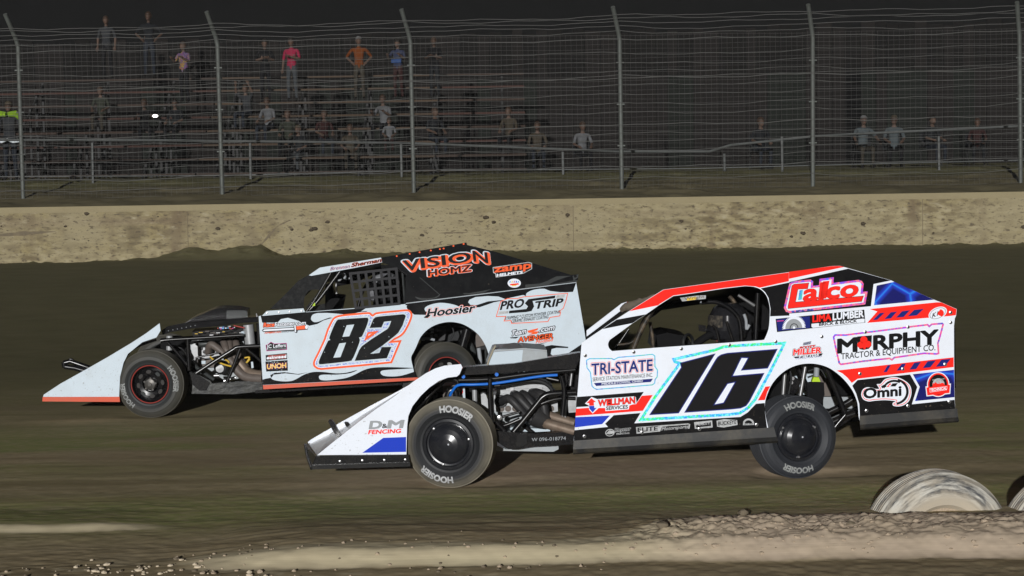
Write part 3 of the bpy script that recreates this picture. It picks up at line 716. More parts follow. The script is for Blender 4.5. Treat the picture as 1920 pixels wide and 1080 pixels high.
# ================================================================== WHEELS
def wheel(car, c, rad, wid, yaw, camber, style, spin, tyre_m, letters='letter_white', lettering=True, arcs=None, label=None):
    """c: centre in car axes; outer face towards -y.  wheel > tyre, rim, cover, lettering"""
    k = rad / .338
    mb = MB()
    RO = .036 * k
    # rim barrel and disc
    hw = wid / 2 - .03
    prof = [(.192 * k, -hw - .012), (.186 * k, -hw - .018), (.176 * k, -hw - .006), (.170 * k, -hw + .03), (.165 * k, 0), (.17 * k, hw), (.192 * k, hw + .01)]
    mb.lathe(prof, 'black_paint', 64)
    if style == 'steel':
        mb.lathe([(.168 * k, -hw + .03), (.150 * k, -hw + .045), (.12 * k, -hw + .012), (.085 * k, -hw + .020), (.075 * k, -hw + .05), (.04, -hw + .055), (.0, -hw + .055)], 'black_paint', 64)
    else:
        mb.lathe([(.168 * k, -hw + .03), (.1 * k, -hw + .04), (0, -hw + .04)], 'black_paint', 64)
    w_ = mb.build('wheel', car.root, 40)
    w_.location = c; w_.rotation_euler = (R(camber), 0, R(yaw))
    if label: w_['label'] = label
    h = wid / 2
    prof = [(.186 * k, -hw - .004), (.200 * k, -hw - .022), (.215 * k, -h + .004), (.245 * k, -h - .012), (.275 * k, -h - .010), (.300 * k, -h + .004), (.318 * k, -h + .020), (.3295 * k, -h + .036)]
    sidew = list(prof)
    tw = h - .05
    ys_ = np.linspace(-tw, tw, 6)
    for i, y0 in enumerate(ys_):
        prof += [(.3365 * k, y0 - .011), (.338 * k, y0), (.3365 * k, y0 + .011)]
        if i < 5: prof += [(.329 * k, y0 + .013), (.329 * k, y0 + .019)]
    prof += [(r, -y) for r, y in sidew[::-1]]
    mb = MB(); mb.lathe(prof, tyre_m, 112); mb.build('tyre', w_, 30)
    def side(r):
        for (r0, y0), (r1, y1) in zip(sidew[:-1], sidew[1:]):
            if r0 <= r <= r1: return lerp(y0, y1, (r - r0) / (r1 - r0))
        return sidew[-1][1]
    if lettering:
        for (mid, word, flip) in (arcs or ((spin, 'HOOSIER', 1), (spin + 180, 'HOOSIER', 1))):
            base, _ = glyphs(word, 0); vs, fs = dense(*glyphs(word, .045))
            x0 = min(p[0] for p in base); x1 = max(p[0] for p in base); span = R(56); out = []
            for (x, y) in vs:
                u = (x - x0) / (x1 - x0) - .5; v = (y - H0) / (H1 - H0)
                rr = (.246 + .046 * v) * k; a = R(mid) - u * span
                out.append((rr * math.cos(a), side(rr) - .003, rr * math.sin(a)))
            mb = MB(); mb.add(out, fs, letters); mb.build('lettering', w_)
    if style == 'dome':
        mb = MB(); y = -hw - .016
        mb.lathe([(.196 * k, y + .010), (.190 * k, y - .006), (.172 * k, y - .008), (.166 * k, y + .012), (.154 * k, y + .014), (.150 * k, y - .004), (.140 * k, y - .016), (.115 * k, y - .030), (.08 * k, y - .042), (.04 * k, y - .049), (0, y - .051)], 'cover_black', 72)
        mb.build('wheel_cover', w_, 35)
        for a in (60, 180, 300):
            mb = MB(); q = (.160 * k * math.cos(R(a + spin)), y + .004, .160 * k * math.sin(R(a + spin)))
            mb.lathe([(0, -.012), (.008, -.011), (.010, 0), (.010, .012)], 'steel', 10, c=q); mb.build('cover_bolt', w_, 50)
        mb = MB(); mb.lathe([(0, -.004), (.006, -.003), (.008, .003)], 'silver_text', 10, c=(.01, y - .051, .005)); mb.build('centre_glint', w_, 50)  # pale dot added as a painted highlight on the dome
    if style == 'steel':
        y = -hw + .02
        mb = MB(); mb.lathe([(.191 * k, -hw - .0165), (.186 * k, -hw - .021), (.181 * k, -hw - .0165)], 'red_dull', 64); mb.build('rim_stripe', w_, 60)
        mb = MB(); mb.lathe([(.062, y + .05), (.062, y - .02), (.05, y - .035), (.02, y - .04), (.018, y - .05), (0, y - .05)], 'hub_iron', 24); mb.build('hub', w_, 40)
        for i in range(5):
            a = R(72 * i + spin)
            mb = MB(); mb.tube([(.058 * math.cos(a), y + .02, .058 * math.sin(a)), (.058 * math.cos(a), y - .038, .058 * math.sin(a))], .011, 'hub_iron', 6); mb.build('lug_nut', w_, 40)
        for i in range(8):
            a = R(45 * i + spin * .7)
            M = Matrix.Rotation(-a, 3, 'Y'); cc = M @ Vector((.122 * k, 0, 0))
            pts = [M @ Vector((.018 * math.cos(t), 0, .026 * math.sin(t))) + cc + Vector((0, -hw + .0125, 0)) for t in np.linspace(0, 2 * math.pi, 15)[:-1]]
            mb = MB(); mb.add([p + Vector((0, -.003, 0)) for p in pts] + [p + Vector((0, .012, 0)) for p in pts], [tuple(range(14))] + [(j, (j + 1) % 14, 14 + (j + 1) % 14, 14 + j) for j in range(14)], 'wheel_hole' if i not in (1, 5) else 'grey_flame' if letters != 'none' else 'mesh_grey')
            mb.build('wheel_slot', w_)
    return w_
mat('muddy_net', (.03, .028, .026), .7, spec=.05, dirt=(.17, .145, .11), dscale=34, damt=1)
mat('helmet_silver', (.35, .36, .38), .3, metal=.4, dirt=(.05, .04, .06), dscale=12, damt=1)
mat('cover_black', (.012, .013, .017), .2, spec=.5, coat=.4, dirt=(.05, .05, .05), dscale=9, damt=.5)
mat('red_dull', (.32, .05, .04), .5)
mat('hub_iron', (.05, .048, .045), .4, metal=.5, dirt=(.14, .12, .10), dscale=30, damt=.5)
mat('wheel_hole', (.035, .032, .03), .7)

# ================================================================== BUILDING A CAR FROM ITS OUTLINES
def upright(car, mb, pts, m, w, t, holes=()):
    loops = [[car.V(*p, w) for p in l] for l in [pts] + list(holes)]
    flat = [p for l in loops for p in l]; N = len(flat)
    tri = tessellate_polygon([[Vector((p.x, p.z, 0)) for p in l] for l in loops])
    fs = [tuple(q) for q in tri] + [tuple(i + N for i in q)[::-1] for q in tri]; o = 0
    for l in loops:
        k = len(l); fs += [(o + i, o + (i + 1) % k, N + o + (i + 1) % k, N + o + i) for i in range(k)]; o += k
    mb.add(flat + [p + Vector((0, t, 0)) for p in flat], fs, m)
def plate(car, T, name, pts, m, w, t=.004, parent=None, holes=()):
    mb = MB(); upright(car, mb, [T(*p) for p in pts], m, w, t, [[T(*p) for p in h] for h in holes])
    return mb.build(name, parent or car.root)
def pipe(car, T, name, pts, r, m, w, parent=None, smooth_curve=True, n=10):
    """pts: (x, y) or (x, y, w)"""
    P = [car.V(*T(p[0], p[1]), p[2] if len(p) > 2 else w) for p in pts]
    if smooth_curve and len(P) > 2: P = [Vector(q) for q in cr([tuple(p) for p in P], 6, False)]
    mb = MB(); mb.tube(P, r, m, n); return mb.build(name, parent or car.root, 50)
def bolt(car, T, x, y, parent, r=.013):
    c = car.B(*T(x, y), -.004); mb = MB(); mb.lathe([(0, -.002), (r * .45, -.002), (r * .5, -.005), (r, -.003), (r * 1.1, .003)], 'steel', 12, c=c, mats=['black_paint', 'steel', 'steel', 'steel'])
    return mb.build('body_bolt', parent, 50)
def logo(name, parent, fn):
    mb = MB(); fn(mb); return mb.build(name, parent)
def zoomed(x0, y0, k): return lambda x, y: (x0 + x / k, y0 + y / k)
px_ = lambda x, y: (x, y)

# ================================================================== NEAR CAR, NUMBER 16
Z1 = zoomed(560, 560, 3); Z2 = zoomed(1060, 480, 2.4539); Z5 = zoomed(1100, 490, 5.0526); Z6 = zoomed(1440, 490, 5.0526)
Z7 = zoomed(1080, 640, 4.8); Z8 = zoomed(1590, 660, 7.2); E1 = zoomed(860, 660, 5.4); RZ = zoomed(1380, 660, 4.1538); YG = zoomed(740, 600, 5.3333)
A = Car('dirt_race_car', 'red, white and black race car numbered 16, nearer to the camera', (850, 911), 1.8, 2.5, .03)
W = 1.72
arch = [RZ(*p) for p in cr([(252, 596), (228, 480), (226, 400), (240, 340), (275, 260), (330, 190), (400, 135), (480, 102), (560, 90), (640, 96), (720, 122), (790, 168), (850, 225), (900, 290), (930, 350), (948, 410), (955, 500)], 4, False)]
outer = [Z2(38, 857), Z2(75, 400), Z5(0, 740), Z5(145, 642), Z5(240, 575), Z5(400, 472), Z5(725, 268), Z6(0, 130), Z6(600, 45), Z6(680, 42), Z6(765, 66), Z6(1165, 180), Z6(1580, 366), Z6(1640, 388), Z6(1788, 452), Z6(1782, 515), Z6(1770, 540), Z6(1762, 610), Z8(1432, 30), Z8(1440, 640), Z8(1455, 868), Z8(160, 945)]
win = [Z5(*p) for p in cr([(218, 745), (203, 782), (212, 822), (240, 850)], 3, False) + [(700, 815), (1200, 780), (1660, 747)] + cr([(1682, 742), (1710, 680), (1727, 615), (1735, 500), (1733, 430), (1712, 345), (1680, 295), (1640, 262), (1580, 241), (1500, 235)], 3, False) + [(1300, 258), (1000, 305), (820, 330), (690, 412), (580, 490), (430, 590)]]
mb = MB(); A.slab(mb, outer + arch[::-1], 'white_vinyl', 0, .006, [win], edge='black_paint')
panelA = mb.build('side_panel', A.root)
mb = MB(); A.slab(mb, outer + arch[::-1], 'interior_black', 0, .006, [win], off=W)
o = mb.build('side_panel', A.root); o['label'] = 'far side panel with an open window'; o.location.z = -.19

# --- livery colours on the near side
def f(mb):
    D = lambda p, m, l=1, T=Z2: A.dec(mb, p, m, l, T=T)
    D([(728, 270), (1915, 105), (1915, 188), (1640, 250), (1600, 238), (1500, 230), (1300, 252), (1000, 299), (820, 324), (688, 406), (680, 416), (403, 473)], 'red_vinyl', 1, Z5)
    D([(198, 100), (600, 46), (678, 43), (722, 53), (198, 166)], 'red_vinyl', 1, Z6)
    D([(1650, 256), (1920, 200), (1920, 514), (1738, 521), (1742, 450), (1722, 345), (1690, 292)], 'black_vinyl', 1, Z5)
    D([(203, 195), (760, 69), (1164, 181), (1000, 215), (975, 425), (203, 495)], 'black_vinyl', 1, Z6)
    D([(1030, 230), (1197, 194), (1572, 363), (1005, 416)], 'navy_foil', 1, Z6)
    D([(962, 452), (1600, 388), (1640, 389), (1786, 453), (1780, 510), (1720, 518), (940, 583), (1035, 475)], 'red_vinyl', 1, Z6)
    for q in ([(1060, 490), (1105, 487), (1035, 553), (993, 557)], [(1165, 482), (1222, 476), (1165, 540), (1103, 547)], [(1270, 473), (1345, 463), (1285, 527), (1213, 533)], [(1385, 460), (1475, 450), (1410, 512), (1325, 520)]): D(q, 'navy_vinyl', 2, Z6)
    D([(1248, 527), (1787, 466), (1787, 511), (1345, 565), (1318, 584), (1298, 560), (1275, 540)], 'red_vinyl', 1, Z2)
    for q in ([(535, 180), (578, 177), (525, 270), (480, 273)], [(725, 160), (782, 155), (735, 245), (655, 253)], [(895, 145), (985, 133), (920, 230), (830, 238)], [(1075, 125), (1187, 113), (1110, 208), (1010, 217)], [(1260, 105), (1387, 92), (1310, 190), (1187, 200)]): D(q, 'navy_vinyl', 2, Z8)
    D([(58, 455), (130, 378), (838, 303), (935, 472), (862, 706), (1438, 645), (1450, 790), (160, 870), (152, 700), (110, 560)], 'black_vinyl', 1, Z8)
    D([(875, 300), (1432, 240), (1438, 610), (905, 663), (968, 470)], 'navy_foil', 1, Z8)
    D([(12, 500), (610, 455), (540, 560), (2, 592)], 'black_vinyl', 1, Z7)
    D([(0, 607), (540, 565), (592, 490), (690, 483), (602, 625), (-4, 672)], 'red_vinyl', 1, Z7)
    D([(-6, 683), (305, 668), (235, 745), (-10, 775)], 'blue_vinyl', 1, Z7)
    D([(-14, 800), (288, 770), (262, 742), (340, 665), (580, 645), (525, 738), (1480, 680), (1545, 640), (1620, 562), (1698, 555), (1701, 640), (1720, 780), (-20, 908)], 'black_vinyl', 1, Z7)
    D([(1705, 408), (1748, 404), (1722, 455), (1700, 528), (1637, 532)], 'red_vinyl', 1, Z7)
    D([(150, 640), (285, 552), (560, 502), (432, 586), (160, 640)], 'black_vinyl', 1, Z5)
logo('livery_stripes', panelA, f)
# --- the number
one = [(935, 193), (1257, 108), (925, 648), (658, 664), (945, 235)]
six = [(1255, 165), (1275, 138), (1305, 118), (1360, 104), (1816, 67), (1726, 244), (1483, 264), (1545, 152), (1490, 150), (1413, 309), (1697, 284), (1562, 542), (1532, 582), (1482, 604), (1400, 613), (973, 643)]
hole6 = [(1365, 384), (1427, 371), (1327, 551), (1248, 567)]
def f(mb):
    band = [(862, 152), (1240, 68), (1320, 38), (1480, 24), (1898, 2), (1775, 250), (1620, 535), (1560, 605), (1480, 658), (1380, 672), (560, 720), (712, 478), (915, 205), (880, 195)]
    A.dec(mb, band, 'glitter_cyan', 2, T=Z7)
    A.dec(mb, offset(band, -26), 'white_decal', 3, T=Z7)
    A.dec(mb, one, 'navy_vinyl', 4, T=Z7); A.dec(mb, offset(one, -9), 'black_decal', 5, T=Z7)
    A.dec(mb, six, 'navy_vinyl', 4, holes=[hole6], T=Z7); A.dec(mb, offset(six, -9), 'black_decal', 5, holes=[offset(hole6, 9)], T=Z7)
logo('race_number', panelA, f)
def outlined(mb, car, T, s, p0, p1, h, cols, layer, sh=0, bolds=(.07, .02)):
    for i, (c, b_) in enumerate(zip(cols, bolds)): car.txt(mb, T, s, p0, p1, h, c, layer + i, b_, sh)
# --- sponsors
def f(mb):
    g = [(90, 168), (120, 152), (320, 150), (342, 160), (380, 140), (560, 125), (690, 112), (714, 130), (715, 225), (738, 258), (735, 322), (716, 345), (712, 378), (690, 396), (400, 420), (185, 437), (160, 425), (140, 405), (125, 280), (95, 240)]
    A.dec(mb, g, 'glitter_edge', 2, T=Z7); A.dec(mb, offset(g, -9), 'white_decal', 3, T=Z7)
    outlined(mb, A, Z7, 'TRI-STATE', (140, 302), (688, 262), 98, ['red_vinyl', 'white_decal', 'navy_vinyl'], 4, 0, (.085, .06, .022))
    A.txt(mb, Z7, 'SERVICE STATION MAINTENANCE INC.', (150, 360), (690, 318), 33, 'black_decal', 7, .005)
    A.dec(mb, [(160, 376), (692, 336), (672, 366), (182, 402)], 'navy_vinyl', 5, T=Z7)
    A.txt(mb, Z7, 'MIDDLETOWN, OHIO', (232, 393), (600, 365), 20, 'white_decal', 6, .02)
logo('sponsor_decal', panelA, f)
def f(mb):
    A.dec(mb, [(80, 560), (140, 500), (190, 520), (520, 495), (538, 500), (545, 555), (480, 578), (475, 612), (265, 628), (262, 600), (205, 600), (150, 650), (118, 615), (115, 578)], 'white_decal', 3, T=Z7)
    A.dec(mb, [(95, 556), (138, 512), (180, 546), (160, 548), (162, 578), (120, 580), (118, 556)], 'red_vinyl', 4, T=Z7)
    A.dec(mb, [(118, 582), (163, 580), (165, 600), (185, 598), (150, 640), (120, 605)], 'blue_vinyl', 4, T=Z7)
    outlined(mb, A, Z7, 'WELLMAN', (200, 583), (530, 556), 54, ['black_decal', 'red_vinyl'], 4, 0, (.06, .035))
    A.txt(mb, Z7, 'SERVICES', (272, 618), (466, 604), 30, 'black_decal', 4, .03)
logo('sponsor_decal', panelA, f)
def f(mb):                                      # small white decals along the sill
    def pad(q, m='letter_white'): A.dec(mb, q, m, 2, T=Z7)
    pad(ell(305, 822, 42, 33, -10)); A.dec(mb, ell(305, 822, 34, 26, -10), 'black_decal', 3, T=Z7); A.dec(mb, [(270, 832), (300, 800), (335, 808), (345, 826), (300, 838)], 'letter_white', 4, T=Z7)
    outlined(mb, A, Z7, 'Keyster', (352, 815), (490, 800), 30, ['letter_white', 'black_decal'], 3, .1, (.09, .02))
    A.txt(mb, Z7, 'PAINTING', (365, 842), (480, 832), 15, 'letter_white', 3, .02)
    pad([(540, 772), (1010, 738), (1028, 745), (1022, 785), (545, 832)])
    A.txt(mb, Z7, 'ELITE', (556, 815), (735, 800), 36, 'black_decal', 3, .025); A.dec(mb, [(755, 815), (775, 768), (1015, 748), (1008, 785), (760, 818)], 'black_decal', 3, T=Z7)
    A.txt(mb, Z7, 'Motorsports', (770, 803), (1005, 780), 30, 'letter_white', 4, .015, .3)
    pad([(1062, 728), (1225, 712), (1230, 775), (1070, 788)]); A.dec(mb, [(1078, 752), (1212, 725), (1216, 760), (1082, 776)], 'black_decal', 3, T=Z7)
    A.txt(mb, Z7, 'FIDELITY', (1085, 757), (1205, 748), 22, 'letter_white', 4, .03)
    pad([(1265, 715), (1330, 700), (1450, 708), (1455, 752), (1330, 775), (1270, 768)]); A.txt(mb, Z7, 'BUCKEYE', (1280, 757), (1442, 743), 34, 'black_decal', 3, .02)
    pad(ell(1553, 738, 50, 44, 0, 20, 180, 360) + [(1603, 742), (1603, 752), (1503, 755)]); A.dec(mb, ell(1553, 738, 34, 28, 0, 16, 180, 360), 'black_decal', 3, T=Z7)
    A.txt(mb, Z7, 'LIMA AREA', (1515, 751), (1592, 747), 11, 'black_decal', 3, .02)
logo('sill_decals', panelA, f)
def f(mb):
    g = [(150, 440), (200, 218), (218, 196), (250, 187), (405, 172), (428, 190), (425, 232), (484, 226), (488, 166), (624, 150), (620, 204), (690, 196), (860, 175), (890, 186), (906, 212), (898, 288), (944, 284), (922, 408), (205, 490), (170, 478)]
    A.dec(mb, g, 'glitter_pink', 2, T=Z6); A.dec(mb, offset(g, -20), 'white_decal', 3, T=Z6)
    cc = [(205, 365), (228, 232), (248, 218), (384, 207), (374, 258), (282, 262), (258, 388), (902, 330), (886, 378), (192, 446), (192, 420)]
    A.dec(mb, offset(cc, 4), 'black_decal', 4, T=Z6); A.dec(mb, cc, 'red_vinyl', 5, T=Z6)
    A.dec(mb, [(298, 275), (332, 270), (320, 362), (285, 368)], 'glitter_edge', 4, T=Z6)
    outlined(mb, A, Z6, 'alco', (338, 374), (842, 324), 152, ['black_decal', 'red_vinyl'], 4, .12, (.04, .034))
    A.dec(mb, [(520, 190), (582, 184), (552, 352), (496, 358)], 'red_vinyl', 5, T=Z6)
logo('sponsor_decal', panelA, f)
def f(mb):
    A.dec(mb, [(72, 545), (912, 458), (922, 580), (85, 670)], 'black_decal', 2, T=Z6)
    A.dec(mb, [(82, 550), (395, 520), (400, 630), (95, 660)], 'navy_vinyl', 3, T=Z6)
    A.dec(mb, [(82, 562), (150, 557), (150, 566), (84, 572)], 'pink_decal', 4, T=Z6)
    g = []
    for i in range(26):
        a0 = math.pi + math.pi * i / 25
        for q, rr in ((0, 112), (.03, 112), (.05, 98)): g.append((245 + rr * math.cos(a0 + q), 634 + rr * math.sin(a0 + q) * 1.08 - (math.cos(a0)) * 10))
    A.dec(mb, g, 'white_decal', 5, T=Z6); A.dec(mb, [(165 + 0, 642)] + ell(245, 634, 80, 88, 0, 22, 183, 357) + [(325, 628)], 'grey_text', 6, T=Z6)
    A.dec(mb, [(205, 640)] + ell(247, 632, 40, 44, 0, 16, 183, 357), 'black_decal', 7, T=Z6); A.dec(mb, [(212, 640)] + ell(247, 632, 33, 37, 0, 16, 183, 357), 'grey_text', 8, T=Z6); A.dec(mb, ell(247, 628, 12, 12), 'white_decal', 9, T=Z6)
    A.txt(mb, Z6, 'LIMA', (425, 575), (597, 558), 62, 'red_vinyl', 4, .045); A.txt(mb, Z6, 'LUMBER', (615, 556), (905, 526), 62, 'white_decal', 4, .04)
    A.dec(mb, [(412, 592), (905, 542), (916, 548), (914, 578), (425, 630), (412, 620)], 'white_decal', 4, T=Z6)
    A.txt(mb, Z6, 'BRICK & BLOCK', (485, 612), (842, 577), 27, 'black_decal', 5, .035)
logo('sponsor_decal', panelA, f)
def f(mb):
    A.dec(mb, ell(1608, 492, 92, 56, -24), 'white_decal', 3, T=Z6); A.dec(mb, ell(1608, 492, 82, 48, -24), 'grey_text', 4, T=Z6); A.dec(mb, ell(1608, 492, 76, 43, -24), 'white_decal', 5, T=Z6)
    A.dec(mb, ell(1632, 490, 34, 36, -10, 20, -80, 80) + [(1600, 500)], 'red_vinyl', 6, T=Z6); A.txt(mb, Z6, 'K1', (1555, 535), (1605, 515), 44, 'black_decal', 6, .02, .2)
logo('oval_decal', panelA, f)
def f(mb):
    g = [(612, 715), (632, 690), (735, 690), (1275, 622), (1360, 610), (1515, 592), (1528, 605), (1548, 588), (1655, 580), (1668, 596), (1638, 712), (1618, 775), (1625, 878), (1600, 886), (1480, 880), (1200, 920), (1175, 944), (1150, 928), (900, 955), (690, 985), (668, 970), (640, 850)]
    A.dec(mb, g, 'glitter_pink', 2, T=Z6); A.dec(mb, offset(g, -17), 'white_decal', 3, T=Z6)
    for s_, a_, b_ in (('M', 665, 838), ('RPHY', 1005, 1606)):
        ya = 868 - (a_ - 665) * .0952; yb = 868 - (b_ - 665) * .0952
        A.txt(mb, Z6, s_, (a_, ya), (b_, yb), 128, 'black_decal', 4, .04)
    A.dec(mb, [(845, 712), (985, 700), (980, 800), (955, 828), (905, 840), (868, 832), (852, 800)], 'black_decal', 4, T=Z6)
    for e in (ell(908, 745, 34, 36), ell(880, 792, 34, 32), ell(945, 785, 34, 32)): A.dec(mb, e, 'red_vinyl', 5 + .3, T=Z6)
    A.dec(mb, [(900, 770), (930, 768), (925, 830), (905, 834)], 'red_vinyl', 5.6, T=Z6)
    A.txt(mb, Z6, 'TRACTOR & EQUIPMENT CO.', (692, 928), (1585, 842), 55, 'black_decal', 5, .012)
logo('sponsor_decal', panelA, f)
def f(mb):
    A.dec(mb, [(335, 770), (412, 755), (405, 785), (328, 798)], 'grey_text', 2, T=Z6); A.txt(mb, Z6, 'HURTZ', (340, 793), (400, 781), 20, 'navy_vinyl', 3, .02, .2)
    outlined(mb, A, Z6, 'SCOTT', (300, 832), (445, 815), 22, ['black_decal', 'red_vinyl'], 2, .15, (.09, .03))
    outlined(mb, A, Z6, 'MILLER', (240, 888), (500, 866), 52, ['black_decal', 'white_decal', 'red_vinyl'], 3, .1, (.13, .085, .04))
    A.dec(mb, [(240, 905), (380, 890), (520, 872), (505, 895), (430, 900), (260, 918)], 'black_decal', 2, T=Z6)
    A.txt(mb, Z6, 'Farms', (295, 915), (480, 893), 30, 'white_decal', 5, .02, .3)
    A.txt(mb, Z6, 'COVINGTON, OHIO', (262, 928), (508, 905), 14, 'navy_vinyl', 3, .01)
logo('sponsor_decal', panelA, f)
def f(mb):
    g = cr([(178, 570), (205, 500), (270, 475), (340, 490), (392, 500), (420, 490), (388, 435), (440, 428), (500, 365), (620, 338), (730, 365), (830, 440), (858, 540), (830, 650), (770, 710), (690, 735), (610, 725), (605, 685), (640, 665), (500, 650), (350, 660), (280, 668), (205, 640)], 3)
    A.dec(mb, g, 'white_decal', 3, T=Z8); 
    g2 = offset(g, -14); A.dec(mb, g2, 'red_vinyl', 4, T=Z8); A.dec(mb, offset(g, -22), 'white_decal', 5, T=Z8)
    A.dec(mb, ell(625, 535, 195, 180, 0, 26, -75, 80) + ell(625, 535, 160, 150, 0, 26, -75, 80)[::-1], 'black_decal', 6, T=Z8)
    A.dec(mb, ell(625, 535, 165, 160, 0, 22, -160, -60) + ell(625, 535, 140, 130, 0, 22, -160, -60)[::-1], 'black_decal', 6, T=Z8)
    A.dec(mb, [(448, 462), (505, 430), (520, 470), (460, 490)], 'black_decal', 6.4, T=Z8)
    A.dec(mb, [(520, 470), (570, 418), (580, 440), (548, 455), (560, 470)], 'red_vinyl', 6.4, T=Z8)
    A.dec(mb, [(572, 465), (600, 425), (675, 418), (640, 465)], 'black_decal', 6.4, T=Z8)
    outlined(mb, A, Z8, 'Omni', (215, 625), (715, 586), 128, ['white_decal', 'black_decal'], 7, 0, (.05, .04))
logo('sponsor_decal', panelA, f)
def f(mb):
    A.dec(mb, ell(1218, 440, 152, 168), 'white_decal', 2, T=Z8); A.dec(mb, [(1045, 465), (1390, 425), (1380, 565), (1060, 600)], 'white_decal', 2.4, T=Z8)
    A.dec(mb, ell(1218, 440, 140, 156), 'red_vinyl', 3, T=Z8); A.dec(mb, ell(1218, 440, 120, 136), 'black_decal', 4, T=Z8)
    A.dec(mb, ell(1222, 440, 82, 86), 'letter_white', 5, T=Z8)
    A.dec(mb, [(1140, 470), (1145, 420), (1165, 425), (1180, 405), (1200, 425), (1226, 430), (1230, 385), (1236, 430), (1270, 415), (1300, 425), (1306, 460)], 'red_vinyl', 6, T=Z8)
    A.dec(mb, [(1058, 480), (1378, 442), (1370, 552), (1072, 586)], 'red_vinyl', 6.6, T=Z8); A.dec(mb, [(1098, 492), (1340, 462), (1336, 512), (1104, 545)], 'white_decal', 7.2, T=Z8)
    A.dec(mb, [(1102, 496), (1336, 467), (1332, 508), (1108, 540)], 'red_vinyl', 7.8, T=Z8)
    A.txt(mb, Z8, 'TECHNICAL', (1110, 533), (1332, 504), 34, 'white_decal', 8.4, .035)
    A.txt(mb, Z8, 'EQUIPPED BY HENRY', (1140, 385), (1306, 370), 16, 'letter_white', 5.5, .02)
logo('badge_decal', panelA, f)
for (x, y) in ((92, 458), (315, 442), (534, 427), (755, 410), (968, 394), (1180, 371), (1380, 350), (1577, 327), (1773, 260), (1773, 306), (1356, 542), (1553, 520), (1748, 499), (1386, 712), (1577, 690), (1767, 670), (88, 830), (353, 812), (617, 796), (880, 776)):
    bolt(A, Z2, x, y, panelA)

# --- lower lips of the body
def skirt(car, T, top, bot, m, out=.02, t=.012):
    a0, a1 = (car.B(*T(*p), -.003) for p in top); b0, b1 = (car.B(*T(*p), -.003) for p in bot)
    mid0, mid1 = a0.lerp(b0, .62), a1.lerp(b1, .62); o = -car.n * out
    ring = [(a0, a1), (mid0 + o * .45, mid1 + o * .45), (b0.lerp(mid0, .35) + o, b1.lerp(mid1, .35) + o), (b0 + o * .3, b1 + o * .3)]
    vs = []
    for p, q in ring: vs += [p, q]
    for p, q in ring: vs += [p + car.n * t, q + car.n * t]
    k = 8; fs = [(2 * i, 2 * i + 1, 2 * i + 3, 2 * i + 2) for i in range(3)] + [(k + 2 * i, k + 2 * i + 2, k + 2 * i + 3, k + 2 * i + 1) for i in range(3)]
    fs += [(0, 8, 9, 1), (6, 7, 15, 14)] + [(2 * i, 2 * i + 2, k + 2 * i + 2, k + 2 * i) for i in range(3)] + [(2 * i + 1, k + 2 * i + 1, k + 2 * i + 3, 2 * i + 3) for i in range(3)]
    mb = MB(); mb.add(vs, fs, m); return mb.build('skirt', car.root)
skirt(A, Z2, [(38, 850), (960, 788)], [(34, 913), (978, 858)], 'skirt_plastic', .03)
skirt(A, Z2, [(1354, 736), (1803, 702)], [(1354, 800), (1807, 764)], 'skirt_plastic', .03)

# --- roof, rear deck, floor, firewall: they close the body across its width
def across(car, T, name, edge, m, off0=.004, off1=W, drop=0, t=.012):
    P = [car.B(*T(*p)) for p in edge]; mb = MB(); vs = []
    for p in P: vs += [p + car.n * off0, p + car.n * off1 + Vector((0, 0, -drop))]
    N = len(vs); vs += [v + Vector((0, 0, -t)) for v in vs]
    fs = []
    for i in range(len(P) - 1): fs += [(2 * i, 2 * i + 1, 2 * i + 3, 2 * i + 2), (N + 2 * i, N + 2 * i + 2, N + 2 * i + 3, N + 2 * i + 1), (2 * i, 2 * i + 2, N + 2 * i + 2, N + 2 * i), (2 * i + 1, N + 2 * i + 1, N + 2 * i + 3, 2 * i + 3)]
    e = 2 * (len(P) - 1); fs += [(0, N, N + 1, 1), (e, e + 1, N + e + 1, N + e)]
    mb.add(vs, fs, m); return mb.build(name, car.root)
across(A, Z5, 'roof', [(725, 276), (1300, 196), (1800, 128)], 'black_paint', .008, W, .19)
across(A, Z6, 'roof', [(130, 120), (640, 52)], 'black_paint', .008, W, .19)['label'] = 'rear half of the roof skin'
across(A, Z6, 'rear_deck', [(10, 640), (900, 560), (1780, 470)], 'interior_black', .008, W, .12)
across(A, Z2, 'floor_pan', [(60, 880), (500, 850), (940, 820)], 'interior_black', .01, W, 0)
across(A, Z2, 'tail_panel', [(1795, 330), (1797, 600)], 'black_paint', .008, W, .19)
P = [A.B(*Z2(92, 500)), A.B(*Z2(75, 860))]
mb = MB(); mb.add([P[0] + A.n * .02, P[0] + A.n * (W - .02), P[1] + A.n * (W - .02), P[1] + A.n * .02] + [q + Vector((.01, 0, 0)) for q in (P[0] + A.n * .02, P[0] + A.n * (W - .02), P[1] + A.n * (W - .02), P[1] + A.n * .02)], [(0, 1, 2, 3), (7, 6, 5, 4), (0, 4, 5, 1), (1, 5, 6, 2), (2, 6, 7, 3), (3, 7, 4, 0)], 'interior_black'); mb.build('firewall', A.root)
# dashboard cowl ahead of the driver, seen as a low black lump through the window
plate(A, Z5, 'dash_cowl', [(640, 830), (660, 700), (760, 676), (900, 700), (960, 720), (1000, 790), (1000, 830)], 'interior_black', .75, .5)
plate(A, Z5, 'window_post_panel', [(640, 320), (1040, 258), (1100, 400), (760, 420), (640, 520), (560, 560)], 'interior_black', 1.55, .01)
plate(A, Z5, 'cockpit_bulkhead', [(1450, 240), (1640, 262), (1735, 380), (1730, 740), (1420, 770), (1440, 500)], 'interior_black', 1.2, .02)
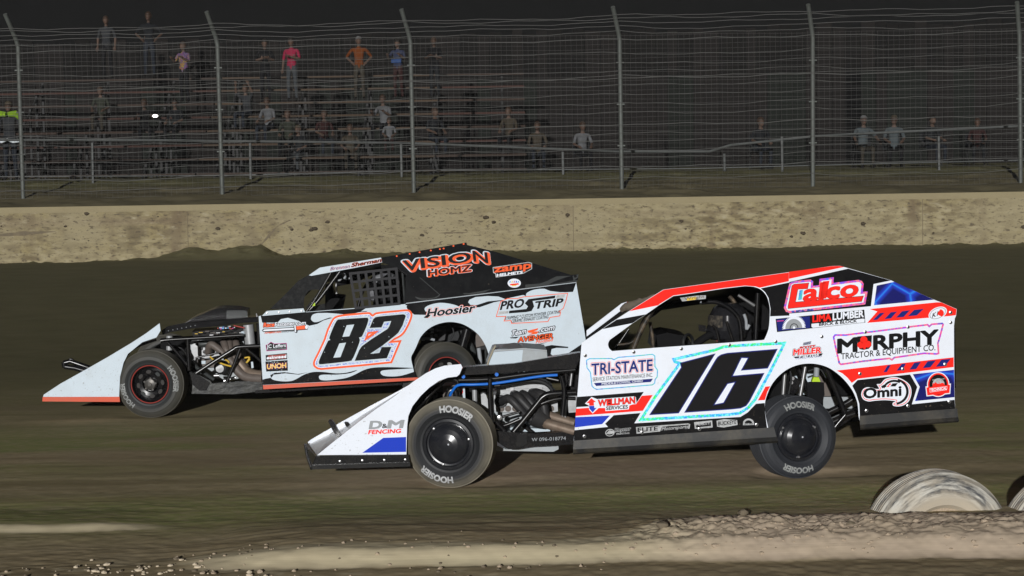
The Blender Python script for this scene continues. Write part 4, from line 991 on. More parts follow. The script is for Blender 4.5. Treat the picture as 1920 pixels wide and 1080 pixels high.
# right hand windscreen frame and the rolled tear-off wrap on the roof edge
o = plate(A, Z5, 'windscreen_frame', [(0, 655), (330, 400), (380, 384), (435, 384), (360, 440), (0, 712)], 'white_vinyl', 1.45, .02)
plate(A, Z5, 'roof_lip', [(375, 396), (385, 385), (440, 383), (400, 420), (370, 440)], 'red_vinyl', 1.2, .02)
plate(A, Z5, 'windscreen_deflector', [(0, 716), (330, 470), (400, 440), (380, 470), (150, 640), (0, 742)], 'interior_black', .9, .02)
mb = MB(); pts = []; rs = []
for i in range(15):
    t = i / 14; q = A.V(*Z5(lerp(330, 640, t), lerp(455, 325, t)), .55); pts.append(q + Vector((0, rng.uniform(-.01, .01), rng.uniform(-.006, .006)))); rs.append((.018 + .020 * math.sin(math.pi * min(1, t * 1.6)) ** .5 * (1 - .35 * t)) * rng.uniform(.8, 1.2))
mb.tube(pts, rs, 'tarp', 9); mb.build('tear_off_roll', A.root, 60)

# --- cage
for pts, r, m, w_ in (
    ([(440, 830), (520, 640), (600, 500), (640, 420)], .021, 'muddy_tube', .22), ([(600, 575), (620, 700), (635, 830)], .014, 'muddy_tube', .5),
    ([(300, 790), (450, 750), (560, 520)], .010, 'muddy_tube', .3), ([(270, 830), (400, 640)], .012, 'black_tube', 1.4), ([(500, 700), (570, 520), (900, 350)], .014, 'black_tube', 1.5),
    ([(1090, 390), (1220, 385), (1330, 430), (1420, 510), (1455, 600), (1468, 760)], .018, 'black_tube', .35), ([(1350, 330), (1420, 420), (1440, 560), (1405, 750)], .016, 'muddy_tube', .6),
    ([(1435, 320), (1590, 420)], .012, 'steel', .3), ([(1325, 570), (1385, 760)], .011, 'black_tube', .2), ([(1190, 610), (1225, 640), (1255, 770)], .010, 'black_tube', .2),
    ([(1620, 300), (1600, 740)], .020, 'black_tube', .45), ([(1500, 320), (1490, 750)], .018, 'black_tube', 1.3)):
    pipe(A, Z5, 'cage_tube', pts, r, m, w_)
plate(A, Z5, 'roof_banner', [(885, 345), (1045, 325), (1130, 322), (1128, 355), (1000, 368), (905, 380)], 'letter_white', .06, .004)
plate(A, Z5, 'roof_banner', [(950, 345), (1040, 335), (1038, 362), (950, 372)], 'yellow_decal', .055, .004)
mb = MB(); A.txt(mb, Z5, 'Wright', (925, 368), (1115, 345), 26, 'header_brown', 0, .01, 0, place=lambda x, y: A.V(x, y, .052)); mb.build('banner_text', A.root)
# seat with side bolster, and harness
plate(A, Z5, 'seat', [(1330, 830), (1370, 600), (1420, 500), (1500, 450), (1560, 520), (1560, 830)], 'cloth_black', .58, .4)
plate(A, Z5, 'seat_bolster', [(1300, 830), (1330, 700), (1440, 690), (1470, 830)], 'cloth_black', .40, .03)
pipe(A, Z5, 'seat_tube', [(1490, 500), (1510, 560), (1515, 640), (1540, 600)], .012, 'grey_text', .4)
pipe(A, Z5, 'steering_wheel', [(960 + 45 * math.cos(a), 770 - 75 * math.sin(a), .55 + .1 * math.cos(a)) for a in np.linspace(0, 2 * math.pi, 17)], .013, 'rubber_plain', .55)

# --- nose
nose = [(104, 880), (180, 818), (330, 700), (430, 625), (545, 545), (640, 470), (715, 420), (770, 392), (820, 377), (912, 368), (921, 386), (905, 425), (890, 438), (840, 444), (790, 462), (735, 500), (685, 548), (640, 605), (617, 660), (610, 720), (606, 876)]
noseA = plate(A, Z1, 'nose_panel', nose, 'white_vinyl', .05, .006)
mbd = MB()
def ndec(mb, pts, m, l, T=Z1): mb.poly([A.V(*T(*p), .05 - .0012 * l) for p in pts], m)
ndec(mbd, [(476, 783), (604, 778), (604, 862), (358, 867)], 'blue_vinyl', 1)
def ntxt(mb, s, p0, p1, h, m, l, bold=0, sh=0): A.txt(mb, Z1, s, p0, p1, h, m, 0, bold, sh, place=lambda x, y: A.V(x, y, .05 - .0012 * l))
ntxt(mbd, 'D', (398, 732), (462, 730), 42, 'grey_text', 1, .045, .2); ntxt(mbd, '&', (470, 728), (498, 727), 24, 'black_decal', 1, .02); ntxt(mbd, 'M', (502, 728), (582, 726), 42, 'grey_text', 1, .045, .2)
ntxt(mbd, 'FENCING', (392, 762), (572, 755), 22, 'red_vinyl', 1, .035, .2)
mbd.build('nose_decals', noseA)
# opposite plate and the sloping centre between them
noseB = plate(A, Z1, 'nose_panel', [(52, 806), (70, 792), (250, 688), (400, 605), (560, 520), (700, 440), (700, 470), (560, 560), (240, 770), (215, 735), (60, 838)], 'white_vinyl', .98, .006)
noseB['label'] = 'far nose panel, its top edge showing past the hood'
def strip(car, name, near, far, wn, wf, m, t=.01):
    P = [car.V(*p, wn) for p in near]; Q = [car.V(*p, wf) for p in far]; k = len(P)
    vs = P + Q + [p + Vector((0, 0, -t)) for p in P + Q]
    fs = [(i, i + 1, k + i + 1, k + i) for i in range(k - 1)] + [(2 * k + i, 3 * k + i, 3 * k + i + 1, 2 * k + i + 1) for i in range(k - 1)]
    fs += [(i, 2 * k + i, 2 * k + i + 1, i + 1) for i in range(k - 1)] + [(k + i, k + i + 1, 3 * k + i + 1, 3 * k + i) for i in range(k - 1)]
    fs += [(0, k, 3 * k, 2 * k), (k - 1, 3 * k - 1, 4 * k - 1, 2 * k - 1)]
    mb = MB(); mb.add(vs, fs, m); return mb.build(name, car.root)
mat('nose_inside', (.17, .175, .18), .3, metal=.4, dirt=(.12, .11, .10), dscale=9, damt=.8)
strip(A, 'nose_tray', [Z1(104, 884), Z1(210, 800), Z1(340, 700)], [Z1(58, 820), Z1(180, 760), Z1(330, 690)], .06, .96, 'nose_inside')
strip(A, 'nose_hood', [Z1(210, 800), Z1(340, 702), Z1(560, 540), Z1(690, 450), Z1(830, 380)], [Z1(235, 742), Z1(350, 660), Z1(560, 530), Z1(690, 458), Z1(830, 392)], .07, .95, 'black_paint')
# black rubbing strip round the bottom of the nose
strip(A, 'nose_lip', [Z1(92, 888), Z1(350, 882), Z1(618, 880)], [Z1(78, 955), Z1(350, 950), Z1(625, 940)], .035, .035, 'black_paint', .001) if 0 else None
plate(A, Z1, 'nose_lip', [(96, 886), (350, 880), (618, 878), (624, 915), (626, 942), (350, 950), (78, 958), (70, 950)], 'black_paint', .035, .02)
plate(A, Z1, 'nose_lip_edge', [(72, 938), (626, 922), (628, 944), (350, 952), (76, 961)], 'black_tube', .015, .02)
strip(A, 'nose_lip_front', [Z1(96, 888), Z1(72, 956)], [Z1(52, 812), Z1(34, 826)], .035, .95, 'black_paint', .012)
pipe(A, Z1, 'nose_lip_front_bead', [(36, 822, .95), (50, 890, .5), (72, 955, .03)], .012, 'black_tube', .5)
for x, y in ((232, 914), (358, 910), (482, 908), (600, 905)):
    mb = MB(); mb.lathe([(0, -.006), (.008, -.005), (.010, .0)], 'steel', 10, c=A.V(*Z1(x, y), .034)); mb.build('lip_bolt', A.root, 50)
for wv, sx in ((.45, 0),):
    plate(A, Z1, 'bumper_post', [(166, 690), (172, 682), (188, 684), (210, 715), (236, 770), (232, 782), (215, 778), (190, 740)], 'black_paint', .45, .05)
# --- hood and scoop
hoodA = plate(A, E1, 'hood_side', [(45, 156), (330, 146), (560, 118), (900, 62), (1228, 8), (1222, 80), (1180, 170), (900, 180), (700, 196), (540, 206), (200, 228), (8, 236)], 'black_paint', .22, .012)
strip(A, 'hood_top', [E1(45, 156), E1(560, 116), E1(1230, 6)], [E1(45, 140), E1(560, 98), E1(1230, -10)], .222, 1.3, 'black_paint')
plate(A, E1, 'hood_seam', [(535, 200), (560, 122), (568, 121), (545, 198)], 'black_tube', .216, .004)
S1 = YG
mb = MB(); sc = [(925, 455), (945, 400), (985, 305), (1005, 296), (1290, 280), (1520, 300), (1528, 395), (1270, 425)]
upright(A, mb, [S1(*p) for p in sc], 'white_dull', .62, .42); scoop = mb.build('hood_scoop', A.root)
mb = MB(); mb.poly([A.V(*S1(*p), .617) for p in [(1285, 282), (1518, 302), (1526, 394), (1270, 424)]], 'grey_paint'); mb.build('scoop_side_decal', scoop)
strip(A, 'scoop_lid', [S1(985, 304), S1(1290, 280), S1(1522, 300)], [S1(1005, 252), S1(1200, 226), S1(1500, 282)], .60, 1.02, 'grey_paint', .012)
mat('scoop_tan', (.30, .26, .19), .5, dirt=(.15, .2, .1), dscale=9, damt=.7)
plate(A, S1, 'scoop_trim', [(918, 458), (940, 385), (982, 285), (1008, 250), (1012, 262), (992, 305), (950, 400), (932, 456)], 'scoop_tan', .60, .03)
# --- engine and what hangs round it
eng = plate(A, E1, 'engine', [(360, 600), (380, 590), (930, 600), (990, 640), (980, 800), (480, 800), (440, 720), (365, 690)], 'grey_paint', .62, .45)
plate(A, E1, 'cylinder_head', [(356, 440), (380, 425), (1000, 432), (1004, 600), (960, 612), (385, 608), (360, 590)], 'aluminium', .55, .40, eng)
plate(A, E1, 'valve_cover', [(384, 370), (400, 330), (520, 306), (820, 304), (900, 330), (962, 372), (962, 432), (384, 428)], 'aluminium', .57, .36, eng)
plate(A, E1, 'valve_cover_rib', [(384, 372), (962, 372), (962, 392), (384, 392)], 'aluminium', .555, .02, eng)
for x in (540, 830): plate(A, E1, 'cover_bracket', [(x - 18, 360), (x + 18, 358), (x + 18, 432), (x - 18, 434)], 'steel', .545, .02, eng)
for x in (432, 500, 572, 935):
    mb = MB(); mb.lathe([(.0, .0), (.014, 0), (.016, -.006), (.024, -.006), (.026, .01)], 'header_brown', 16, c=A.V(*E1(x, 574), .548)); mb.build('spark_plug_boss', eng, 40)
mb = MB(); mb.lathe([(.03, 0), (.036, -.02), (.05, -.02), (.052, .01)], 'header_black', 16, c=A.V(*E1(425, 500), .54)); mb.build('port_flange', eng, 40)
hdr = pipe(A, E1, 'header_pipe', [(420, 500, .53), (500, 468, .44), (570, 520, .40), (680, 640, .40), (790, 720, .40)], .032, 'header_black', .42)
for pts in ([(560, 430, .53), (600, 455, .45), (700, 560, .42), (830, 690, .41)], [(640, 425, .54), (700, 470, .47), (790, 590, .44), (860, 690, .42)], [(735, 420, .54), (800, 440, .46), (860, 540, .40), (880, 680, .40)], [(740, 415, .56), (800, 415, .48), (850, 450, .44), (880, 600, .43)]):
    pipe(A, E1, 'header_pipe', pts, .037, 'header_black', .42)
mb = MB(); mb.tube([A.V(*E1(760, 640), .41), A.V(*E1(850, 690), .41), A.V(*E1(900, 720), .41)], [.085, .075, .055], 'header_black', 14); mb.build('header_collector', A.root, 50)
pipe(A, E1, 'exhaust_pipe', [(890, 640, .44), (960, 660, .42), (1180, 725, .36)], .040, 'pipe_rusty', .4)
pipe(A, E1, 'exhaust_pipe', [(880, 720, .38), (930, 735, .36), (1180, 805, .30)], .043, 'pipe_rusty', .4)
pipe(A, E1, 'hose', [(-110, 560, .4), (-96, 470, .3), (-60, 390, .25), (0, 335, .22), (150, 330, .2), (340, 320, .2), (520, 295, .2), (720, 262, .2), (880, 240, .2), (1000, 233, .2)], .011, 'blue_hose', .2)
for pts, r, m, w_ in (
    ([(0, 285), (310, 275), (700, 225), (1180, 180)], .022, 'black_tube', .26), ([(318, 270), (318, 480), (335, 715)], .019, 'black_tube', .2), ([(370, 700), (500, 830), (560, 880)], .020, 'black_tube', .3),
    ([(520, 850), (650, 700), (780, 540), (860, 450), (960, 420), (1190, 410)], .024, 'black_tube', .30), ([(760, 560), (900, 500), (1040, 470), (1180, 470)], .015, 'black_tube', .33), ([(600, 700), (690, 770), (780, 840)], .018, 'black_tube', .5),
    ([(350, 350), (560, 310), (700, 290), (830, 300), (920, 350), (970, 430)], .016, 'rubber_plain', .35), ([(0, 338), (300, 345), (420, 338)], .018, 'black_tube', .3),
    ([(1040, 240), (1070, 400), (1050, 640)], .020, 'black_tube', .25), ([(1085, 180), (1090, 330)], .017, 'black_tube', .3), ([(1150, 180), (1130, 340)], .012, 'steel', .35), ([(1080, 480), (1080, 660)], .010, 'steel', .35),
    ([(1050, 510), (1052, 650)], .010, 'steel', .33), ([(370, 760), (480, 740), (620, 680)], .016, 'black_tube', .35), ([(430, 660), (620, 605)], .010, 'black_tube', .28), ([(890, 262), (1010, 288)], .006, 'steel', .24),
    ([(-60, 300), (0, 250), (300, 240)], .018, 'black_tube', .5), ([(160, 380), (165, 520)], .02, 'aluminium', .6)):
    pipe(A, E1, 'chassis_tube', pts, r, m, w_)
plate(A, E1, 'chassis_rail', [(380, 800), (560, 815), (780, 826), (1050, 812), (1170, 845), (1160, 935), (1000, 945), (720, 960), (560, 985), (500, 985), (430, 940), (380, 900)], 'black_paint', .24, .08)
plate(A, E1, 'rail_sleeve', [(600, 840), (690, 830), (695, 935), (610, 965), (580, 940)], 'black_tube', .225, .03)
mb = MB(); A.txt(mb, E1, 'W 096-018774', (740, 905), (1085, 890), 34, 'grey_text', 0, -.005, 0, place=lambda x, y: A.V(x, y, .237)); mb.build('rail_marking', A.root)
plate(A, E1, 'undertray', [(385, 945), (480, 985), (1010, 950), (1012, 985), (960, 1010), (385, 1000)], 'grey_paint', .45, .5)
plate(A, E1, 'oil_tray', [(500, 800), (530, 765), (925, 780), (928, 812), (600, 832)], 'white_dull', .5, .3)
mb = MB(); mb.lathe([(0, -.03), (.018, -.026), (.024, 0), (.016, .012)], 'steel', 14, c=A.V(*E1(415, 662), .26)); mb.build('rod_end', A.root, 50)
plate(A, E1, 'fuel_cell_can', [(225, 430), (250, 415), (275, 430), (300, 500), (305, 610), (235, 600)], 'aluminium', .5, .08)
plate(A, E1, 'bay_darkness', [(-130, 380), (-20, 300), (180, 330), (200, 700), (-130, 700)], 'interior_black', 1.05, .02)  # black sheet added behind the engine bay so its gaps look dark
dk = plate(A, E1, 'sponsor_plate', [(2, 362), (62, 358), (68, 480), (4, 480)], 'white_dull', .42, .004)
mb = MB(); mb.poly([A.V(*E1(*p), .417) for p in ell(15, 400, 30, 36)], 'red_vinyl'); mb.add(*[[A.V(*E1(*p), .415) for p in [(0, 380), (14, 380), (14, 395), (30, 380), (40, 380), (24, 398), (42, 420), (30, 420), (14, 402), (14, 420), (0, 420)]], [tuple(range(11))]], 'black_decal'); mb.build('plate_mark', dk)
plate(A, Z1, 'radiator_tank', [(810, 490), (900, 485), (905, 560), (812, 560)], 'header_brown', .6, .2)
for pts, r, m in (([(820, 455), (890, 460), (895, 520)], .016, 'black_tube'), ([(836, 515), (895, 512)], .012, 'steel'), ([(835, 560), (850, 520), (880, 515), (890, 560)], .026, 'black_tube')):
    pipe(A, Z1, 'shock_mount', pts, r, m, .3)
pipe(A, Z1, 'nose_brace', [(620, 690), (650, 640), (720, 560), (800, 480), (840, 450)], .016, 'black_tube', .3)
plate(A, E1, 'oil_tank', [(1100, 440), (1195, 440), (1185, 610), (1115, 615)], 'aluminium', .35, .12)
mb = MB()
for i in range(34):                               # wiring and small fittings under the hood edge
    x = rng.uniform(560, 1000); y = 222 - (x - 540) * .09 + rng.uniform(-16, 10); c = rng.choice(['aluminium', 'aluminium', 'red_dull', 'steel', 'green_decal', 'white_dull'])
    mb.box(A.V(*E1(x, y), .3 + rng.uniform(0, .03)), (rng.uniform(.006, .022), .01, rng.uniform(.005, .012)), c)
mb.build('wiring', A.root)
for x, y in ((48, 248), (385, 226)):
    mb = MB(); mb.lathe([(0, -.02), (.014, -.02), (.016, .0)], 'blue_hose', 10, c=A.V(*E1(x, y), .22)); mb.build('hose_fitting', A.root, 40)
for (x0, y0, x1, y1) in ((1010, 10, 1225, 300), (1060, 200, 1210, 440)):
    pass
plate(A, E1, 'firewall_edge', [(1010, 170), (1225, 60), (1200, 440), (1080, 430)], 'black_paint', .5, .02)
# far front and far rear wheels and the axle bits inside the rear arch
plate(A, RZ, 'inner_panel', [(380, 180), (470, 100), (700, 110), (690, 340), (470, 330)], 'white_dull', 1.25, .01)
plate(A, RZ, 'inner_panel', [(680, 350), (1000, 340), (1000, 440), (680, 440)], 'grey_paint', 1.2, .01)
plate(A, RZ, 'fuel_guard', [(730, 120), (960, 150), (960, 340), (770, 340)], 'interior_black', 1.0, .02)
plate(A, RZ, 'muddy_bulkhead', [(630, 110), (730, 130), (740, 345), (690, 345), (650, 240)], 'header_brown', 1.1, .02)
plate(A, RZ, 'axle_bracket', [(240, 230), (420, 130), (420, 330), (240, 360)], 'interior_black', .7, .02)
plate(A, RZ, 'bird_cage', cr([(430, 190), (470, 200), (500, 235), (480, 300), (440, 330), (415, 300), (420, 230)], 3), 'black_paint', .5, .05)
plate(A, RZ, 'mud_guard', [(550, 240), (600, 232), (685, 240), (690, 330), (670, 400), (560, 400)], 'cloth_black', .55, .03)
plate(A, RZ, 'shock_boot', [(598, 210), (612, 186), (640, 186), (658, 232), (592, 232)], 'lime_plastic', .5, .05)
for pts, r, m, w_ in (([(380, 165), (366, 340)], .016, 'steel', .45), ([(540, 110), (500, 340)], .014, 'steel', .4), ([(630, 100), (625, 190)], .022, 'grey_text', .45), ([(690, 100), (770, 280), (850, 480)], .022, 'black_tube', .3), ([(480, 110), (560, 300)], .024, 'black_tube', .6), ([(850, 490), (770, 585), (740, 640)], .018, 'black_tube', .3), ([(700, 480), (860, 400), (960, 330)], .026, 'black_tube', .7), ([(720, 560), (860, 500), (960, 470)], .026, 'black_tube', .8), ([(410, 110), (430, 200), (410, 330)], .008, 'rubber_plain', .4), ([(560, 150), (650, 130), (700, 200)], .008, 'rubber_plain', .5)):
    pipe(A, RZ, 'suspension_link', pts, r, m, w_)
for x, y in ((440, 205), (430, 238)):
    mb = MB(); mb.lathe([(0, -.01), (.014, -.01), (.016, .0)], 'steel', 10, c=A.V(*RZ(x, y), .495)); mb.build('cage_bolt', A.root, 40)
plate(A, RZ, 'bumper_bar', [(700, 540), (960, 420), (960, 480), (780, 600)], 'black_paint', .9, .04)

# --- wheels
fc = A.V(846.5, 828.5, .14); rc = A.V(1485, 817.5, .27)
wheel(A, fc, .342, .25, -12, 0, 'dome', 74, 'tyre_dusty', arcs=((74, 'HOOSIER', 1), (249, 'HOOSIER', 1)))
wheel(A, rc, .320, .30, 12, -4, 'dome', 88, 'tyre_clean', 'letter_dusty', arcs=((88, 'HOOSIER', 1), (264, 'HOOSIER', 1)))
wheel(A, fc + Vector((-.08, 1.62, .0)), .342, .25, 166, 0, 'plain', 0, 'tyre_dusty', lettering=False)
wheel(A, rc + Vector((.05, 1.30, .0)), .326, .30, 188, 0, 'plain', 0, 'tyre_clean', lettering=False)
mb = MB(); mb.tube([rc + Vector((0, .1, 0)), rc + Vector((.04, 1.2, 0))], .05, 'black_paint', 12); mb.build('rear_axle', A.root, 40)
mb = MB(); mb.tube([fc + Vector((.02, .12, -.05)), fc + Vector((.0, 1.5, -.05))], .03, 'black_tube', 10); mb.build('front_axle', A.root, 40)

# ================================================================== FAR CAR, NUMBER 82
Z3 = zoomed(60, 440, 3); Y4 = zoomed(460, 440, 2.9091); YD = zoomed(480, 450, 5.4); YE = zoomed(740, 450, 5.1432); YF = zoomed(480, 580, 6); E2 = zoomed(290, 560, 5.4)
C = Car('dirt_race_car', 'white and black dirt race car numbered 82 with orange trim, running beside the wall', (286, 782), 4.0, 2.5, .05)
archC = [YG(*p) for p in cr([(205, 580), (185, 480), (165, 380), (190, 320), (215, 270), (260, 170), (330, 95), (420, 45), (540, 20), (660, 35), (760, 85), (840, 150), (900, 240), (935, 330), (942, 420), (935, 520)], 4, False)]
lower = [YF(78, 852), YF(30, 78), YF(60, 70), YF(545, 30), YD(1500, 650), YE(110, 612), YE(1750, 408), YE(1830, 880), YE(1850, 1020), YG(2000, 520)]
mb = MB(); C.slab(mb, lower + archC[::-1] + [YF(1810, 768)], 'white_dusty', 0, .006, edge='black_paint')
panelC = mb.build('side_panel', C.root)
sail = [YE(100, 612), YE(15, 600), YD(1500, 640), YD(1520, 350), YD(1430, 280), YD(1270, 228), YD(1268, 178), YE(690, 24), YE(700, 48), YE(960, 110), YE(1340, 225), YE(1700, 336), YE(1772, 328), YE(1768, 380), YE(1750, 408)]
mb = MB(); C.slab(mb, sail, 'black_dusty', 0, .006); sailC = mb.build('sail_panel', C.root)
mb = MB(); C.slab(mb, [YD(535, 357), YD(645, 280), YD(1265, 178), YD(1280, 226), YD(1000, 282), YD(560, 363)], 'white_dusty', 0, .006); roofedge = mb.build('roof_edge', C.root)
# other side
mb = MB(); C.slab(mb, lower + archC[::-1] + [YF(1810, 768)], 'interior_black', 0, .006, off=W); C_ = mb.build('side_panel', C.root); C_['label'] = 'far side panel, mostly hidden'; C_.location.z = -.15
mb = MB(); C.slab(mb, sail, 'interior_black', 0, .006, off=W); o = mb.build('sail_panel', C.root); o['label'] = 'far sail panel'; o.location.z = -.15
# --- flames and stripes
def f(mb):
    D = lambda p, m, l=1, T=YF: C.dec(mb, p, m, l, T=T)
    D([(52, 72), (545, 34), (1320, -22), (1240, 28), (1160, 32), (1040, 62), (930, 50), (800, 40)] + cr([(690, 42), (635, 62), (618, 110), (650, 142), (700, 140), (770, 112), (830, 92)], 3, False) + [(860, 96), (760, 125), (690, 165), (600, 185), (480, 130), (360, 95), (280, 110), (240, 150), (70, 150)], 'black_dusty')
    D([(1180, 24), (1240, -15), (1500, -36), (1700, -46), (1690, -20), (1500, 0)], 'white_dusty', 1.5)
    D([(100, 612 + 4), (1750, 412), (1748, 418), (1720, 500)] + cr([(1640, 505), (1540, 490), (1440, 470), (1340, 480), (1275, 510), (1268, 545), (1300, 555)], 3, False) + [(1240, 530), (1100, 560), (1080, 575), (1000, 545), (900, 540), (780, 550), (722, 575), (708, 600), (730, 625), (790, 628), (900, 592), (1000, 582), (1080, 578), (960, 600), (820, 648), (700, 655)] + cr([(640, 650), (560, 620), (440, 605), (340, 625), (290, 655), (300, 690), (340, 690)], 3, False) + [(300, 722), (190, 720), (130, 680)], 'black_dusty', 1, YE)
    D(cr([(1310, 552), (1275, 548), (1270, 520), (1310, 492), (1400, 478), (1500, 490), (1620, 504), (1560, 512), (1440, 525)], 3), 'white_dusty', 1.5, YE)
    D([(1440, 468), (1560, 485), (1650, 492), (1732, 478), (1690, 500), (1600, 504), (1500, 492)], 'black_dusty', 1.7, YE)
    top = cr([(200, 712), (330, 706), (470, 722), (590, 706), (640, 700), (560, 720), (500, 735)], 3, False)
    D([(78, 850), (75, 790), (110, 780)] + cr([(165, 770), (200, 795), (300, 810), (400, 805), (470, 775), (540, 735), (640, 705), (760, 705), (900, 720), (1020, 712), (1140, 682), (1060, 718), (900, 735), (760, 735), (710, 750), (720, 790), (790, 800), (900, 790), (1020, 770), (1120, 730), (1220, 680), (1330, 655), (1500, 650), (1774, 660), (1640, 672), (1440, 685), (1400, 710), (1430, 745), (1520, 755), (1640, 745), (1785, 700)], 3, False) + [(1806, 766)], 'black_dusty')
    D([(170, 772), (200, 735), (330, 720), (480, 735), (590, 708), (470, 728), (330, 706), (210, 714), (160, 740)], 'black_dusty', 1.2)
    D([(78, 854), (1808, 766), (1832, 772), (1825, 797), (82, 900)], 'orange_dusty', 1.5)
logo('flame_livery', panelC, f)
def f(mb):
    D = lambda p, m, l=1, T=YE: C.dec(mb, p, m, l, T=T)
    D(cr([(190, 520), (230, 500), (330, 490), (460, 480), (560, 450), (620, 440), (560, 470), (460, 530), (380, 570), (250, 570)], 3), 'black_vinyl', 1.2)
    D(cr([(195, 545), (260, 562), (380, 555), (440, 520), (400, 560), (250, 578)], 3), 'grey_flame', 1.5)
    D([(655, 512), (720, 512), (820, 495), (900, 480), (940, 470), (860, 508), (740, 524), (670, 524)], 'grey_flame', 1.5)
    D([(1260, 430), (1400, 420), (1470, 395), (1560, 350), (1710, 345), (1640, 362), (1540, 400), (1480, 430), (1760, 385), (1762, 398), (1260, 462)], 'grey_flame', 1.5)
    D([(112, 606), (1755, 404), (1753, 409), (112, 612)], 'grey_text', 1.5)
    for x, y in ((20, 155), (145, 134), (240, 118), (349, 101), (436, 88), (472, 82), (567, 57), (665, 38)): D(ell(x, y, 9, 8, 0, 10), 'orange_vinyl', 2)
    D([(1715, 345), (1772, 330), (1770, 362), (1725, 392)], 'grey_flame', 2); D(ell(1742, 348, 15, 15), 'black_decal', 2.4)
    D([(238, 362), (245, 360), (440, 528), (432, 530)], 'grey_flame', 1.8)
logo('sail_flames', sailC, f)
# --- number
def f(mb):
    out = cr([(640, 610), (650, 570), (700, 470), (760, 340), (770, 310)], 3, False) + cr([(800, 220), (850, 120), (890, 80), (960, 60), (1100, 45), (1250, 32), (1290, 38), (1312, 58), (1340, 38), (1420, 25), (1600, 8), (1700, 0), (1745, 22), (1760, 70), (1740, 140), (1690, 240), (1640, 300), (1560, 345), (1530, 360)], 3, False) + [(1640, 345), (1600, 440), (1530, 606), (1200, 640), (735, 682)] + cr([(690, 675), (650, 645), (640, 610)], 3, False)
    C.dec(mb, out, 'orange_vinyl', 2, T=YF)
    wi = offset(out, -22); C.dec(mb, wi, 'white_decal', 3, T=YF)
    C.dec(mb, offset(out, -30), 'glitter_silver', 4, T=YF)
    e8 = cr([(707, 590), (720, 550), (760, 460), (800, 375), (815, 350), (838, 345), (825, 330), (830, 300), (870, 200), (900, 140), (920, 118), (950, 112), (1230, 94), (1258, 102), (1264, 125), (1240, 200), (1200, 290), (1185, 310), (1158, 318), (1170, 345), (1150, 410), (1110, 510), (1080, 565), (1040, 585), (740, 618), (712, 612)], 2)
    C.dec(mb, offset(e8, 17), 'white_dusty', 5, T=YF)
    h1 = [(1020, 178), (1105, 170), (1050, 303), (972, 310)]; h2 = [(938, 384), (1013, 374), (950, 538), (870, 545)]
    C.dec(mb, e8, 'black_dusty', 6, holes=[h1, h2], T=YF)
    e2 = [(1278, 210), (1320, 110), (1345, 88), (1390, 80), (1655, 55), (1678, 62), (1684, 80), (1650, 180), (1600, 265), (1560, 300), (1420, 410), (1285, 500), (1388, 490), (1415, 425), (1524, 422), (1472, 550), (1110, 580), (1160, 460), (1190, 415), (1300, 335), (1480, 220), (1500, 190), (1522, 130), (1440, 140), (1412, 204)]
    C.dec(mb, offset(e2, 15), 'white_dusty', 5.4, T=YF); C.dec(mb, e2, 'black_dusty', 6.5, T=YF)
    C.dec(mb, [(1255, 258), (1385, 240), (1310, 300), (1215, 360)], 'orange_vinyl', 7, T=YF); C.dec(mb, [(1268, 278), (1300, 272), (1262, 300)], 'white_dusty', 7.6, T=YF)
    C.dec(mb, [(1488, 380), (1530, 355), (1642, 345), (1600, 372)], 'orange_vinyl', 5.8, T=YF)
    rr = random.Random(3)
    for i in range(20): C.dec(mb, ell(rr.uniform(760, 1640), rr.uniform(80, 560), 5, 4, 0, 6), 'white_dusty', 7, T=YF) if i % 2 else None
logo('race_number', panelC, f)
# --- sponsors
def f(mb):
    for i, (c, b_) in enumerate((('white_dusty', .12), ('orange_vinyl', .085), ('black_decal', .02))):
        for s_, p0, p1, h in (('V', (92, 300), (245, 280), 100), ('ISIO', (262, 270), (735, 205), 92), ('N', (765, 205), (900, 222), 100)):
            dx, dy = (12, 8) if c == 'orange_vinyl' else (6, 4) if c == 'white_dusty' else (0, 0)
            C.txt(mb, YE, s_, (p0[0] + dx, p0[1] + dy), (p1[0] + dx, p1[1] + dy), h, c, 2 + i, b_, -.12)
        C.txt(mb, YE, 'HOMZ', (325 + (6 if i == 1 else 0), 348 + (6 if i == 1 else 0)), (735, 300), 60, c, 2 + i, b_, -.05)
logo('sponsor_decal', sailC, f)
def f(mb):
    A0 = [(945, 262), (1290, 212), (1325, 222), (1325, 280), (1240, 325), (975, 362), (970, 325), (950, 318)]
    C.dec(mb, A0, 'letter_white', 2, T=YE); C.dec(mb, offset(A0, -7), 'black_decal', 3, T=YE)
    C.txt(mb, YE, 'zamp', (960, 312), (1312, 272), 66, 'orange_vinyl', 4, .03, .1)
    C.txt(mb, YE, 'HELMETS', (985, 352), (1232, 322), 24, 'white_decal', 4, .05, .1)
logo('sponsor_decal', sailC, f)
def f(mb):
    C.dec(mb, ell(1153, 416, 64, 44), 'white_decal', 2, T=YE); C.dec(mb, [(1112, 424), (1194, 416), (1198, 430), (1116, 438)], 'red_vinyl', 3, T=YE)
    for i, c in enumerate(('skyblue_decal', 'yellow_decal', 'pink_decal', 'blue_vinyl', 'skyblue_decal')): C.dec(mb, [(1105 + 20 * i, 412), (1112 + 20 * i, 390), (1122 + 20 * i, 408)], c, 3, T=YE)
    C.dec(mb, [(1125, 436), (1180, 431), (1170, 442), (1135, 445)], 'yellow_decal', 3, T=YE)
logo('oval_decal', sailC, f)
